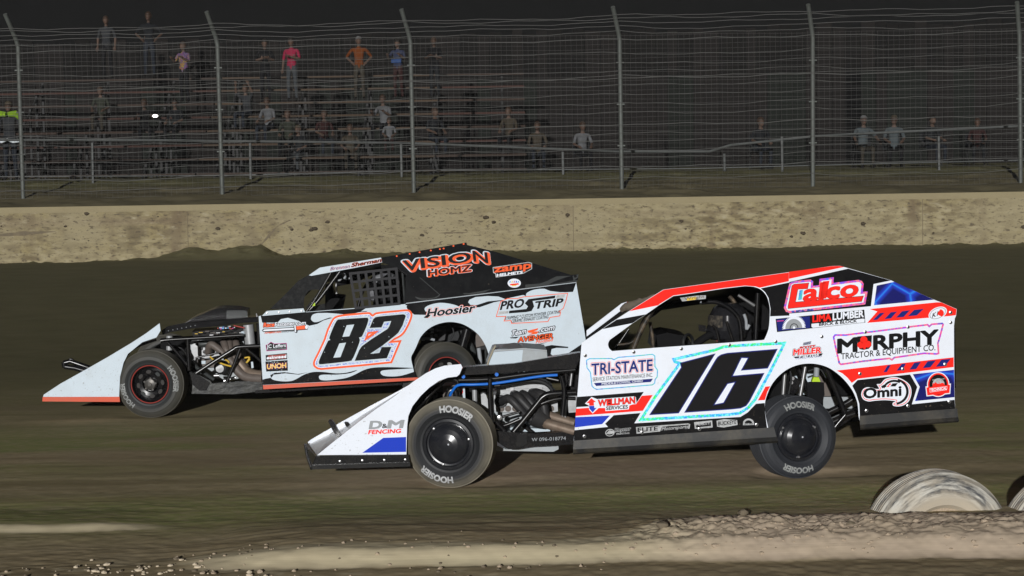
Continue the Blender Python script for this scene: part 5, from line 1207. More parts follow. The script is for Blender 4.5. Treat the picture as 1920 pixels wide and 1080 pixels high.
def f(mb):
    C.txt(mb, YD, 'Brennan', (752, 308), (945, 280), 34, 'orange_vinyl', 1, .06, .3); C.txt(mb, YD, 'Brennan', (752, 308), (945, 280), 34, 'white_dusty', 2, .035, .3); C.txt(mb, YD, 'Brennan', (752, 308), (945, 280), 34, 'navy_vinyl', 3, 0, .3)
    C.txt(mb, YD, 'Sherman', (965, 274), (1262, 222), 40, 'orange_vinyl', 1, .06, .3); C.txt(mb, YD, 'Sherman', (965, 274), (1262, 222), 40, 'black_decal', 2, .03, .3)
logo('name_decal', roofedge, f)
def f(mb):
    outlined(mb, C, YF, 'Race', (85, 200), (205, 192), 46, ['black_decal', 'orange_vinyl'], 2, .1, (.12, .04))
    outlined(mb, C, YF, 'Fastener.com', (212, 192), (558, 172), 44, ['black_decal', 'white_decal'], 2, .1, (.10, .02))
    C.dec(mb, [(65, 238), (85, 218), (420, 200), (432, 170), (452, 172), (455, 190), (560, 178), (588, 198), (580, 228), (470, 238), (462, 266), (435, 262), (432, 240), (85, 256)], 'black_decal', 2.5, T=YF)
    C.dec(mb, [(76, 238), (95, 226), (425, 208), (425, 228), (90, 246)], 'white_decal', 3.2, T=YF); C.dec(mb, [(430, 180), (446, 178), (452, 255), (438, 258)], 'white_decal', 3.2, T=YF)
    C.dec(mb, [(452, 190), (552, 180), (552, 222), (456, 230)], 'orange_vinyl', 3.2, T=YF); C.dec(mb, ell(568, 200, 16, 22), 'white_decal', 3, T=YF)
    C.txt(mb, YF, 'AMERICAN', (95, 274), (280, 262), 18, 'orange_dusty', 2, .06, .2); C.txt(mb, YF, 'Enterprises', (290, 262), (425, 250), 24, 'black_decal', 2, .01, .2)
logo('sponsor_decal', panelC, f)
def f(mb):
    g = [(108, 400), (130, 395), (168, 364), (205, 385), (345, 378), (350, 455), (118, 472)]
    C.dec(mb, g, 'pink_decal', 2, T=YF); C.dec(mb, offset(g, -5), 'black_decal', 3, T=YF); C.txt(mb, YF, 'JC Leffers', (122, 438), (335, 422), 38, 'white_decal', 4, .015); C.txt(mb, YF, 'CONSTRUCTION', (125, 462), (338, 448), 15, 'grey_text', 4, .01)
logo('sponsor_decal', panelC, f)
def f(mb):
    C.dec(mb, [(108, 515), (348, 492), (350, 560), (112, 580)], 'black_decal', 2, T=YF); C.dec(mb, [(118, 560), (140, 520), (340, 502), (338, 552), (240, 555), (215, 568)], 'red_dull', 3, T=YF)
    C.txt(mb, YF, 'oakwood', (120, 562), (340, 545), 34, 'white_decal', 4, .03)
logo('sponsor_decal', panelC, f)
def f(mb):
    C.dec(mb, [(105, 588), (355, 572), (358, 690), (115, 700)], 'black_vinyl', 2, T=YF); C.txt(mb, YF, 'UNOH', (125, 672), (338, 655), 52, 'pink_decal', 3, .07); C.txt(mb, YF, 'UNOH', (125, 672), (338, 655), 52, 'yellow_decal', 4, .03)
    rr = random.Random(8)
    for i in range(60): C.dec(mb, ell(rr.uniform(112, 352), rr.uniform(585, 735), 4, 3, 0, 5), rr.choice(['white_decal', 'white_dusty', 'skyblue_decal', 'white_decal']), 5, T=YF)
logo('sponsor_decal', panelC, f)
def f(mb):
    outlined(mb, C, YE, 'Hoosier', (310, 742), (765, 690), 76, ['orange_vinyl', 'white_decal', 'black_decal'], 2, .25, (.10, .07, .035))
    C.dec(mb, [(280, 745), (320, 715), (345, 725), (320, 750), (290, 752)], 'black_decal', 4, T=YE)
logo('sponsor_decal', panelC, f)
def f(mb):
    g = [(975, 742), (1020, 590), (1090, 560), (1180, 562), (1240, 545), (1672, 510), (1660, 570), (1630, 660), (1590, 690), (1605, 690), (1595, 735), (1500, 750), (1480, 790), (1125, 808), (1118, 780), (1050, 785), (1065, 740)]
    C.dec(mb, g, 'orange_vinyl', 2, T=YE); C.dec(mb, offset(g, -7), 'white_dusty', 3, T=YE)
    C.txt(mb, YE, 'PRO', (1018, 672), (1235, 645), 78, 'black_decal', 4, .035, .25)
    C.dec(mb, [(1290, 570), (1550, 535), (1545, 562), (1330, 588), (1345, 640), (1320, 685), (1270, 695), (1100, 708), (1105, 682), (1270, 665), (1285, 640), (1255, 610)], 'black_decal', 4, T=YE)
    C.txt(mb, YE, 'TRIP', (1345, 665), (1612, 632), 70, 'black_decal', 4.4, .035, .25)
    C.dec(mb, [(1560, 535), (1645, 524), (1636, 555), (1552, 565)], 'letter_white', 4, T=YE); C.dec(mb, [(1005, 690), (1098, 683), (1092, 708), (1000, 718)], 'letter_white', 4, T=YE)
    C.txt(mb, YE, 'STRIPPING * CUSTOM POWDER COATING', (1062, 772), (1592, 706), 30, 'black_decal', 4, .02, .2); C.txt(mb, YE, 'CERAMIC EXHAUST COATING', (1125, 798), (1480, 755), 30, 'black_decal', 4, .02, .2)
logo('sponsor_decal', panelC, f)
def f(mb):
    outlined(mb, C, YE, 'Team', (1120, 925), (1262, 900), 50, ['black_decal', 'white_decal'], 2, .3, (.12, .02)); outlined(mb, C, YE, '.com', (1392, 890), (1535, 865), 50, ['black_decal', 'white_decal'], 2, .3, (.12, .02))
    C.dec(mb, [(1280, 875), (1385, 850), (1375, 870), (1340, 880), (1390, 882), (1370, 905), (1290, 915), (1330, 895), (1290, 895)], 'orange_vinyl', 4, T=YE)
    outlined(mb, C, YE, 'AVENGER', (1190, 985), (1525, 945), 46, ['black_decal', 'orange_vinyl'], 2, .1, (.09, .02)); C.dec(mb, [(1110, 940), (1200, 932), (1170, 950), (1120, 948)], 'black_decal', 2, T=YE)
    C.txt(mb, YE, 'Modified', (1360, 998), (1520, 975), 32, 'orange_vinyl', 4, .02, .3); C.dec(mb, [(1290, 1003), (1400, 1000), (1480, 985), (1400, 1008)], 'black_decal', 2, T=YE)
logo('sponsor_decal', panelC, f)
def f(mb):
    C.dec(mb, [(1410, 380), (1450, 300), (1510, 262), (1570, 250), (1735, 268), (1735, 280), (1620, 278), (1570, 290), (1560, 340), (1600, 370), (1500, 380)], 'black_dusty', 1.5, T=YG)
logo('tail_flame', panelC, f)
# --- closing surfaces
across(C, YD, 'roof', [(645, 284), (1265, 186)], 'white_dull', .008, W, .17)
across(C, YE, 'roof', [(10, 150), (690, 34)], 'black_paint', .008, W, .17)['label'] = 'black rear half of the roof skin'
across(C, YE, 'rear_deck', [(110, 618), (1000, 505), (1750, 412)], 'interior_black', .008, W, .02)
across(C, YF, 'floor_pan', [(100, 880), (900, 835), (1800, 775)], 'interior_black', .02, W, 0)
P = [C.B(*YF(60, 90)), C.B(*YF(85, 840))]
mb = MB(); q = [P[0] + C.n * .02, P[0] + C.n * (W - .02), P[1] + C.n * (W - .02), P[1] + C.n * .02]; mb.add(q + [v + Vector((.01, 0, 0)) for v in q], [(0, 1, 2, 3), (7, 6, 5, 4), (0, 4, 5, 1), (1, 5, 6, 2), (2, 6, 7, 3), (3, 7, 4, 0)], 'interior_black'); mb.build('firewall', C.root)
cow = plate(C, YD, 'cowl_strip', [(62, 765), (110, 718), (480, 692), (498, 730), (75, 768)], 'white_dull', .045, .01)
for x in (112, 232, 342, 462):
    mb = MB(); mb.lathe([(0, -.004), (.008, -.003), (.01, .002)], 'steel', 8, c=C.V(*YD(x, 740 - (x - 112) * .06), .042)); mb.build('rivet', cow, 50)
plate(C, YD, 'windscreen_side', [(140, 700), (300, 545), (430, 410), (540, 350), (640, 345), (770, 338), (640, 520), (500, 690)], 'acrylic', .12, .006, holes=[cr([(487, 680), (490, 590), (520, 530), (570, 505), (640, 505), (645, 540), (600, 620), (520, 685)], 3)])
plate(C, YD, 'dash_panel', [(560, 715), (600, 665), (700, 642), (700, 720), (520, 735)], 'acrylic', .2, .01)
plate(C, YD, 'dash_cowl', [(700, 715), (700, 470), (760, 440), (800, 560), (905, 575), (880, 700)], 'interior_black', .9, .3)
plate(C, YD, 'far_pillar', [(760, 330), (1300, 250), (1300, 300), (985, 440), (820, 470), (800, 420)], 'interior_black', 1.5, .02)
plate(C, YD, 'cockpit_bulkhead', [(1180, 260), (1430, 250), (1520, 350), (1500, 650), (1200, 680), (1220, 450)], 'interior_black', 1.3, .02)
for pts, r, m, w_ in (([(510, 725), (600, 600), (760, 330)], .014, 'black_tube', .1), ([(520, 735), (640, 600), (850, 320)], .018, 'black_tube', .12), ([(490, 560), (600, 460), (740, 390)], .012, 'black_tube', .3), ([(810, 430), (815, 545)], .010, 'steel', .4), ([(1430, 280), (1520, 350)], .012, 'black_tube', .1), ([(1480, 330), (1500, 640)], .018, 'grey_flame', .25), ([(1350, 330), (1400, 640)], .018, 'black_tube', .5), ([(830, 410), (960, 385)], .010, 'grey_text', .4), ([(880, 330), (900, 370), (890, 390)], .016, 'grey_text', .3), ([(1030, 690), (1100, 480), (1250, 320)], .016, 'black_tube', 1.2)):
    pipe(C, YD, 'cage_tube', pts, r, m, w_)
mb = MB(); c = C.V(*YD(583, 650), .11); mb.box(c, (.03, .03, .03), 'lime_plastic'); mb.build('tube_clamp', C.root)
# window net of woven straps
mat('strap_black', (.04, .04, .043), .7, spec=.1)
mb = MB(); BL = lambda u, v: (lerp(lerp(955, 1420, u), lerp(1010, 1450, u), v), lerp(lerp(340, 290, u), lerp(690, 645, u), v))
nv, nu = 5, 7
for i in range(nu):
    u = i / (nu - 1); q = [BL(u - .03, 0), BL(u + .03, 0), BL(u + .03, 1), BL(u - .03, 1)]
    upright(C, mb, [YD(*p) for p in q], 'strap_black', .07, .003)
for j in range(nv):
    v = j / (nv - 1); q = [BL(-.03, v - .035), BL(1.03, v - .035), BL(1.03, v + .035), BL(-.03, v + .035)]
    upright(C, mb, [YD(*p) for p in q], 'strap_black', .064, .003)
mb.build('window_net', C.root)
plate(C, YD, 'seat', [(1180, 690), (1230, 420), (1330, 360), (1400, 420), (1400, 680)], 'cloth_black', .5, .5)
# --- nose
noseC = plate(C, Z3, 'nose_panel', [(62, 912), (66, 900), (160, 838), (300, 760), (430, 686), (560, 608), (640, 556), (718, 498), (723, 540), (700, 578), (620, 605), (540, 670), (515, 720), (495, 800), (490, 912)], 'white_dusty', .06, .006)
plate(C, Z3, 'nose_stripe', [(60, 913), (492, 912), (494, 941), (58, 938)], 'orange_dusty', .052, .012)
plate(C, Z3, 'nose_panel', [(95, 900), (300, 772), (560, 618), (715, 516), (715, 560), (520, 680), (480, 900)], 'black_paint', 1.05, .006)['label'] = 'far nose panel'
for pts in ([(178, 722), (215, 712), (330, 752), (420, 790)], [(182, 742), (240, 750), (330, 775), (400, 800)], [(178, 716), (184, 746)]): pipe(C, Z3, 'nose_bumper', pts, .026, 'black_tube', 1.15, smooth_curve=False)
pipe(C, Z3, 'nose_bumper', [(200, 720), (215, 700), (235, 708)], .012, 'black_tube', 1.15)
pipe(C, Z3, 'nose_brace', [(520, 700), (570, 640), (700, 590)], .012, 'black_tube', .2)
# --- hood and air scoop
mat('hood_black', (.009, .009, .010), .16, spec=.12, dirt=(.03, .03, .03), dscale=16, damt=.4)
plate(C, E2, 'hood_side', [(70, 322), (130, 280), (250, 254), (350, 238), (680, 212), (1045, 184), (1046, 238), (900, 246), (600, 282), (350, 306), (160, 340), (80, 368)], 'hood_black', .20, .012)
strip(C, 'hood_top', [E2(70, 322), E2(350, 238), E2(1045, 184)], [E2(80, 312), E2(350, 222), E2(1045, 166)], .20, 1.3, 'hood_black')
sc2 = plate(C, E2, 'hood_scoop', cr([(300, 246), (400, 190), (500, 150), (560, 122), (640, 100), (740, 98), (840, 104), (900, 118)], 3, False) + [(936, 122), (942, 196), (600, 222)], 'hood_black', .6, .4)
plate(C, E2, 'scoop_panel', [(730, 118), (905, 118), (938, 130), (942, 192), (725, 206)], 'grey_flame', .592, .006, sc2)
for i in range(7):
    mb = MB(); x = 140 + 45 * i; mb.lathe([(0, -.003), (.004, -.002), (.005, .002)], 'grey_text', 8, c=C.V(*E2(x, 325 - i * 9), .198)); mb.build('hood_rivet', C.root, 50)
# --- engine bay
eng = plate(C, E2, 'engine', [(360, 440), (440, 420), (900, 430), (940, 640), (900, 830), (480, 800), (420, 720), (370, 600)], 'grey_paint', .62, .4)
plate(C, E2, 'cylinder_head', [(370, 470), (420, 440), (720, 460), (740, 600), (430, 600), (375, 580)], 'aluminium', .56, .1, eng)
plate(C, E2, 'engine_plate', [(430, 615), (640, 610), (650, 690), (440, 700)], 'header_brown', .55, .05, eng)
plate(C, E2, 'engine_tag', [(468, 630), (515, 628), (515, 660), (470, 662)], 'white_dull', .54, .01, eng)
for x, y in ((470, 505), (505, 540), (570, 520), (400, 610)):
    mb = MB(); mb.lathe([(0, -.012), (.016, -.01), (.02, .01)], 'aluminium' if x == 400 else 'header_black', 12, c=C.V(*E2(x, y), .555)); mb.build('engine_bolt', eng, 40)
for pts in ([(545, 550, .5), (555, 480, .44), (590, 470, .42), (680, 540, .40), (780, 640, .38), (850, 730, .36)], [(700, 430, .5), (720, 500, .42), (760, 600, .40), (860, 720, .36)], [(760, 430, .52), (760, 500, .44), (800, 590, .42), (900, 700, .36)], [(820, 425, .54), (830, 480, .46), (850, 580, .44), (930, 700, .38)]):
    pipe(C, E2, 'header_pipe', pts, .038, 'header_brown', .4)
pipe(C, E2, 'exhaust_pipe', [(850, 640, .38), (920, 720, .36), (990, 760, .32), (1095, 775, .28)], .048, 'pipe_rusty', .35); pipe(C, E2, 'exhaust_pipe', [(800, 680, .34), (880, 765, .33), (960, 800, .3), (1095, 805, .26)], .048, 'header_brown', .32)
pipe(C, E2, 'intake_hose', [(430, 440), (460, 460), (540, 455), (620, 450)], .03, 'grey_flame', .5)
mb = MB(); mb.tube([C.V(*E2(948, 262), .32), C.V(*E2(968, 462), .32)], .052, 'aluminium', 24); mb.build('oil_catch_can', C.root, 40)
mb = MB(); mb.lathe([(0, -.02), (.05, -.018), (.07, 0), (.075, .05)], 'rubber_plain', 20, c=C.V(*E2(670, 700), .45)); mb.build('oil_filter', C.root, 40)
mb = MB(); mb.lathe([(0, -.03), (.04, -.028), (.045, 0)], 'aluminium', 16, c=C.V(*E2(662, 705), .43)); mb.build('filter_cap', C.root, 40)
for pts in ([(560, 585), (600, 620), (700, 665), (775, 685)], [(700, 610), (740, 630), (755, 650)], [(910, 600), (960, 595), (930, 650), (965, 610)]): pipe(C, E2, 'yellow_lead', pts, .009, 'yellow_cable', .34)
plate(C, E2, 'tag_plate', [(975, 640), (995, 638), (1002, 700), (980, 705)], 'white_dull', .3, .01)
pipe(C, E2, 'red_hose', [(800, 272), (860, 285), (910, 296)], .007, 'red_dull', .25)
mb = MB()
for i in range(22): mb.box(C.V(*E2(rng.uniform(640, 810), rng.uniform(275, 305)), .3 + rng.uniform(0, .02)), (rng.uniform(.01, .03), .01, rng.uniform(.006, .014)), rng.choice(['white_dull', 'pink_decal', 'skyblue_decal', 'white_dull', 'red_dull']))
for i in range(26): mb.box(C.V(*E2(rng.uniform(420, 900), rng.uniform(320, 370)), .34), (rng.uniform(.01, .05), .01, rng.uniform(.005, .010)), rng.choice(['black_tube', 'grey_flame', 'header_brown', 'yellow_cable', 'steel']))
mb.build('wiring', C.root)
plate(C, E2, 'valley_cover', [(380, 330), (900, 300), (900, 380), (390, 400)], 'black_paint', .45, .3)
for pts, r, m, w_ in (([(60, 430), (130, 418), (500, 395), (900, 368)], .018, 'black_tube', .22), ([(335, 405), (340, 540), (350, 725)], .020, 'black_tube', .22), ([(130, 440), (240, 560), (340, 685)], .016, 'black_tube', .24), ([(180, 480), (280, 510), (340, 600)], .014, 'black_tube', .4), ([(420, 755), (620, 625), (790, 520), (850, 490), (1070, 478)], .021, 'black_tube', .24), ([(868, 495), (800, 680), (730, 845)], .018, 'black_tube', .26), ([(905, 492), (1000, 565), (1085, 640)], .014, 'black_tube', .28), ([(370, 640), (430, 700), (600, 820)], .02, 'grey_flame', .36), ([(420, 600), (560, 565), (650, 550)], .010, 'black_tube', .3), ([(700, 835), (820, 800)], .018, 'steel', .4), ([(600, 780), (650, 778)], .014, 'steel', .32), ([(1040, 190), (1030, 150)], .008, 'steel', .25), ([(890, 330), (900, 380)], .018, 'white_dull', .3), ([(1050, 250), (1060, 480)], .02, 'black_tube', .3)):
    pipe(C, E2, 'chassis_tube', pts, r, m, w_)
for y in (375, 480):
    mb = MB(); mb.tube([C.V(*E2(150, y), .3), C.V(*E2(150, y + 40), .3)], .032, 'aluminium', 14); mb.build('shock_absorber', C.root, 40)
mat('battered_black', (.018, .019, .019), .4, spec=.3, dirt=(.10, .10, .085), dscale=9, damt=.7, bump=.3, bscale=14)
plate(C, E2, 'rock_deflector', [(350, 745), (420, 760), (560, 830), (580, 860), (1092, 828), (1092, 925), (1060, 940), (800, 968), (370, 962), (350, 880)], 'battered_black', .26, .06)
plate(C, E2, 'deflector_strake', [(590, 862), (1090, 838), (1090, 862), (700, 905), (590, 930)], 'battered_black', .24, .02)
plate(C, E2, 'lower_arm_cover', [(355, 745), (420, 760), (560, 850), (520, 930), (450, 930), (360, 850)], 'black_paint', .25, .08)
plate(C, E2, 'bay_darkness', [(60, 400), (1060, 330), (1060, 830), (360, 800), (60, 560)], 'interior_black', 1.1, .02)  # black sheet added for the darkness behind the engine parts
plate(C, YF, 'lower_rail', [(-10, 910), (900, 862), (1640, 822), (1640, 850), (900, 890), (-10, 945)], 'black_paint', .25, .1)
# --- inside the rear arch
plate(C, YG, 'inner_panel', [(640, 60), (860, 120), (940, 330), (930, 480), (700, 460)], 'grey_flame', 1.2, .02)
plate(C, YG, 'inner_panel', [(805, 110), (880, 180), (910, 250), (815, 275)], 'header_brown', .9, .02)
plate(C, YG, 'axle_housing', [(280, 130), (400, 60), (520, 80), (500, 200), (260, 240)], 'header_black', .8, .2)
mb = MB()
for i in range(26): mb.box(C.V(*YG(rng.uniform(270, 460), rng.uniform(90, 200)), .75 + rng.uniform(0, .05)), (rng.uniform(.02, .06), .02, rng.uniform(.01, .03)), rng.choice(['header_black', 'grey_text', 'header_brown', 'aluminium', 'black_tube']))
mb.build('axle_fittings', C.root)
mb = MB(); mb.lathe([(.10, 0), (.20, -.01), (.34, 0), (.36, .05)], 'rubber_plain', 40, c=C.V(*YG(600, 300), .95)); mb.build('fuel_cell_guard', C.root, 40)
for pts, r, m, w_ in (([(725, 90), (700, 180), (670, 290)], .045, 'black_tube', .6), ([(745, 230), (790, 330), (780, 440)], .03, 'grey_flame', .8), ([(840, 280), (855, 400), (850, 450)], .022, 'grey_text', .7), ([(240, 190), (330, 185), (400, 200)], .014, 'grey_text', .5), ([(560, 40), (590, 130), (540, 220)], .008, 'rubber_plain', .6), ([(600, 60), (700, 70)], .008, 'rubber_plain', .6), ([(910, 300), (915, 440)], .012, 'grey_flame', .6)):
    pipe(C, YG, 'suspension_link', pts, r, m, w_)
plate(C, YG, 'side_skirt_end', [(60, 625), (240, 600), (200, 700), (90, 690)], 'rubber_plain', .3, .1)
fc = C.V(286.5, 718, .15); rc = C.V(829, 703, .30)
wheel(C, fc, .335, .25, -8, 0, 'steel', 10, 'tyre_brown', 'letter_dusty', arcs=((12, 'HOOSIER', 1), (205, 'HOOSIER', 1)))
wheel(C, rc, .335, .30, 16, -3, 'steel', 30, 'tyre_brown', 'none', lettering=False)
wheel(C, fc + Vector((-.04, 1.6, 0)), .335, .25, 172, 0, 'plain', 0, 'tyre_brown', lettering=False)
wheel(C, rc + Vector((.10, 1.28, 0)), .335, .30, 194, 0, 'plain', 0, 'tyre_brown', lettering=False)
mb = MB(); mb.tube([rc + Vector((0, .1, 0)), rc + Vector((.08, 1.2, 0))], .05, 'black_paint', 12); mb.build('rear_axle', C.root, 40)
mb = MB(); mb.tube([fc + Vector((0, .12, -.05)), fc + Vector((.0, 1.5, -.05))], .03, 'black_tube', 10); mb.build('front_axle', C.root, 40)

HAZE = .0007
# ================================================================== PEOPLE
mat('skin_pale', (.08, .05, .036), .6, spec=.2); mat('skin_tan', (.055, .034, .024), .6, spec=.2)
mat('hair_dark', (.012, .009, .007), .6); mat('hair_brown', (.035, .02, .012), .6); mat('eye_dark', (.01, .008, .007), .3); mat('lip', (.14, .05, .04), .5)
for nm, c in dict(shirt_grey=(.052, .055, .06), shirt_charcoal=(.022, .024, .027), shirt_white=(.20, .205, .215), shirt_paleblue=(.12, .145, .155), shirt_pink=(.40, .028, .075), shirt_orange=(.22, .06, .012), shirt_blue=(.05, .06, .11), shirt_black=(.012, .012, .013), shirt_tan=(.085, .07, .05), shirt_maroon=(.05, .02, .018), shirt_olive=(.05, .055, .04), hivis=(.22, .38, .02), denim=(.03, .036, .048), denim_grey=(.075, .083, .09), trousers_dark=(.014, .014, .016), khaki=(.07, .06, .045), shoe=(.02, .018, .016), cap_white=(.22, .22, .22), cap_tan=(.12, .10, .07), reflective=(.75, .80, .85), patch_blue=(.05, .11, .30)).items():
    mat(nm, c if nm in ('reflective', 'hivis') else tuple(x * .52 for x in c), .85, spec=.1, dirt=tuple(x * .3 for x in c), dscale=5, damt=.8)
td = bpy.data.materials.new('tie_dye'); td.use_nodes = True; MATS['tie_dye'] = td
_n = td.node_tree; _b = _n.nodes['Principled BSDF']; _w = _n.nodes.new('ShaderNodeTexNoise'); _w.inputs['Scale'].default_value = 5; _w.inputs['Distortion'].default_value = 2
_r = _n.nodes.new('ShaderNodeValToRGB'); _e = _r.color_ramp.elements
_e[0].position = .3; _e[0].color = (.02, .03, .10, 1); _e[1].position = .72; _e[1].color = (.20, .26, .015, 1)
for p_, c_ in ((.42, (.12, .03, .09, 1)), (.5, (.06, .07, .13, 1)), (.6, (.20, .07, .02, 1))): e_ = _e.new(p_); e_.color = c_
_t = _n.nodes.new('ShaderNodeTexCoord'); _n.links.new(_t.outputs['Object'], _w.inputs['Vector']); _n.links.new(_w.outputs[0], _r.inputs[0]); _n.links.new(_r.outputs[0], _b.inputs['Base Color']); _b.inputs['Roughness'].default_value = .9

def head_mesh(mb, c, yaw, pitch, skin, s=1.0):
    """skull, jaw, nose, brow and ears; looks towards -y before turning"""
    M = Matrix.Rotation(yaw, 3, 'Z') @ Matrix.Rotation(pitch, 3, 'X')
    bm = bmesh.new(); bmesh.ops.create_uvsphere(bm, u_segments=20, v_segments=14, radius=1)
    for v in bm.verts:
        x, y, z = v.co
        x *= .076 * (1 - .18 * max(0, -z)); z *= .115; y *= .096
        if z < 0 and y > 0: y *= 1 - .35 * (-z / .115)
        if y < 0:
            if abs(x) < .018 and -.035 < z < .02: y -= .020 * (1 - abs(z + .018) / .04)
            if -.09 < z < -.055: y -= .008
            if .018 < z < .035: y -= .004
            if abs(abs(x) - .032) < .016 and 0 < z < .02: y += .006
        v.co = M @ (Vector((x, y, z)) * s) + c
    mb.add([v.co.copy() for v in bm.verts], [tuple(v.index for v in f.verts) for f in bm.faces], skin); bm.free()
    for sx in (-1, 1):
        p = [M @ (Vector(q) * s) + c for q in ((sx * .074, -.005, .025), (sx * .088, .012, .03), (sx * .086, .016, -.005), (sx * .076, .004, -.022), (sx * .07, .01, .0))]
        mb.add(p, [(0, 1, 2, 3), (0, 4, 1), (1, 4, 2), (2, 4, 3), (3, 4, 0)], skin)
        e = M @ (Vector((sx * .031, -.083, .010)) * s) + c; d = M @ Vector((.011, 0, 0)); u = M @ Vector((0, 0, .005)); o = M @ Vector((0, -.004, 0))
        mb.add([e - d + o * 0, e + u + o, e + d, e - u + o], [(0, 1, 2, 3)], 'eye_dark')
    l = M @ (Vector((0, -.092, -.052)) * s) + c; d = M @ Vector((.020, .004, 0)); u = M @ Vector((0, 0, .006))
    mb.add([l - d, l + u, l + M @ Vector((.02, .004, 0)), l - u], [(0, 1, 2, 3)], 'lip')
    return M
def skinned(joints, edges, root):
    me = bpy.data.meshes.new('body'); me.from_pydata([j[0] for j in joints], edges, [])
    o = bpy.data.objects.new('body', me); COL.objects.link(o)
    o.modifiers.new('s', 'SKIN')
    sv = me.skin_vertices[0].data
    for i, j in enumerate(joints): sv[i].radius = (j[1], j[2] if len(j) > 2 else j[1]); sv[i].use_root = (i == root)
    ss = o.modifiers.new('ss', 'SUBSURF'); ss.levels = ss.render_levels = 1
    dg = bpy.context.evaluated_depsgraph_get()
    m2 = bpy.data.meshes.new_from_object(o.evaluated_get(dg))
    vs = [v.co.copy() for v in m2.vertices]; fs = [tuple(p.vertices) for p in m2.polygons]
    bpy.data.objects.remove(o); bpy.data.meshes.remove(me); bpy.data.meshes.remove(m2)
    return vs, fs
def hand(mb, w_, d, skin, curl=.5):
    """palm, four unequal fingers and a thumb from the wrist along d"""
    d = d.normalized(); a = Vector((0, 0, 1)) if abs(d.z) < .8 else Vector((0, 1, 0)); sd = d.cross(a).normalized(); nrm = sd.cross(d).normalized()
    mb.tube([w_ - d * .01, w_ + d * .03, w_ + d * .075, w_ + d * .09], [.026, .034, .036, .022], skin, 8)
    for k, L_ in enumerate((.070, .080, .076, .058)):
        b0 = w_ + d * .08 + sd * (-.027 + .018 * k); b1 = b0 + d * L_ * .5 - nrm * .012 * curl; b2 = b1 + d * L_ * .42 - nrm * .045 * curl
        mb.tube([b0, b1, b2], [.0095, .0085, .006], skin, 6)
    b0 = w_ + d * .03 - sd * .03; mb.tube([b0, b0 + d * .035 - sd * .022, b0 + d * .06 - sd * .020 - nrm * .02 * curl], [.012, .010, .007], skin, 6)
PR = random.Random(12)
def person(name_label, loc, face, pose, cl, height=1.75, arms='down', cap=None, hair='hair_brown', sleeve=True, long=False, skin='skin_pale', group=None, tilt=0, cat='person', seat_h=.44):
    """cl: shirt, trousers.  pose: stand / sit / lean.  face: turn in degrees (0 looks at the track)"""
    if group: face = face + PR.uniform(-28, 28); tilt = tilt + PR.uniform(-25, 25)
    k = height / 1.75; t = empty('person', loc, R(face)); tag(t, name_label, cat, group)
    v = lambda x, y, z: Vector((x, y, z)) * k
    sit = pose in ('sit', 'drive')
    hz = (seat_h / k + .09) if sit else .95
    ln = {'stand': 0, 'sit': .08, 'lean': .34, 'drive': -.3}[pose]
    pel = v(0, 0, hz); wa = v(0, -.10 * ln, hz + .17); ch = v(0, -.42 * ln, hz + .38 - .10 * ln); nk = v(0, -.62 * ln, hz + .53 - .16 * ln); hd = v(0, -.72 * ln - .02, hz + .69 - .20 * ln)
    J = [(pel, .125 * k, .105 * k), (wa, .12 * k, .095 * k), (ch, .14 * k, .105 * k), (nk, .050 * k), (nk + (hd - nk) * .6, .045 * k)]
    E = [(0, 1), (1, 2), (2, 3), (3, 4)]; seg = [(0, 1, 'shirt'), (1, 2, 'shirt'), (2, 3, 'shirt'), (3, 4, 'skin')]
    H = []
    for sx in (-1, 1):
        i = len(J); hp = pel + v(sx * .085, 0, -.05)
        if pose == 'drive': kn = hp + v(sx * .06, -.42, .14); an = kn + v(sx * .02, -.38, -.06); tq = an + v(0, -.06, .14)
        elif sit: kn = hp + v(sx * .05, -.44, .03); an = Vector((kn.x, kn.y + .02, .09 * k)) if kn.z > .3 else kn + v(0, -.1, -.36); an.z = kn.z - .41 * k; tq = an + v(sx * .02, -.15, -.05)
        else: kn = v(sx * .10, -.02 - .05 * (ln > .2), .50); an = v(sx * .115, .03, .09); tq = v(sx * .14, -.13, .035)
        J += [(hp, .088 * k), (kn, .058 * k), (an, .040 * k), (tq, .036 * k)]; E += [(0, i), (i, i + 1), (i + 1, i + 2), (i + 2, i + 3)]
        seg += [(0, i, 'trousers'), (i, i + 1, 'trousers'), (i + 1, i + 2, 'trousers'), (i + 2, i + 3, 'shoe')]
        j = len(J); sh = ch + v(sx * .175, 0, .09 - .02 * ln); a_ = arms[0 if sx < 0 else 1] if isinstance(arms, tuple) else arms
        if a_ == 'down': el = sh + v(sx * .07, .03, -.27); wr = el + v(sx * .0, -.08, -.24)
        elif a_ == 'fold': el = sh + v(sx * .08, -.06, -.25); wr = el + v(-sx * .22, -.17, .06)
        elif a_ == 'lap': el = sh + v(sx * .07, -.06, -.25); wr = el + v(-sx * .07, -.21, -.06)
        elif a_ == 'hip': el = sh + v(sx * .17, .08, -.22); wr = el + v(-sx * .14, -.12, -.14)
        elif a_ == 'up': el = sh + v(sx * .10, -.10, .12); wr = el + v(-sx * .06, -.10, .22)
        elif a_ == 'front': el = sh + v(sx * .08, -.10, -.23); wr = el + v(-sx * .06, -.20, .10)
        elif a_ == 'reach': el = sh + v(sx * .10, -.16, -.20); wr = el + v(sx * .02, -.20, -.10)
        elif a_ == 'wheel': el = sh + v(sx * .06, -.16, -.22); wr = el + v(-sx * .02, -.24, .10)
        J += [(sh, .058 * k), (el, .043 * k), (wr, .029 * k)]; E += [(2, j), (j, j + 1), (j + 1, j + 2)]
        seg += [(2, j, 'shirt'), (j, j + 1, 'shirt' if sleeve else 'skin'), (j + 1, j + 2, 'shirt' if long else 'skin')]
        H.append((wr, wr - el))
    vs, fs = skinned(J, E, 0)
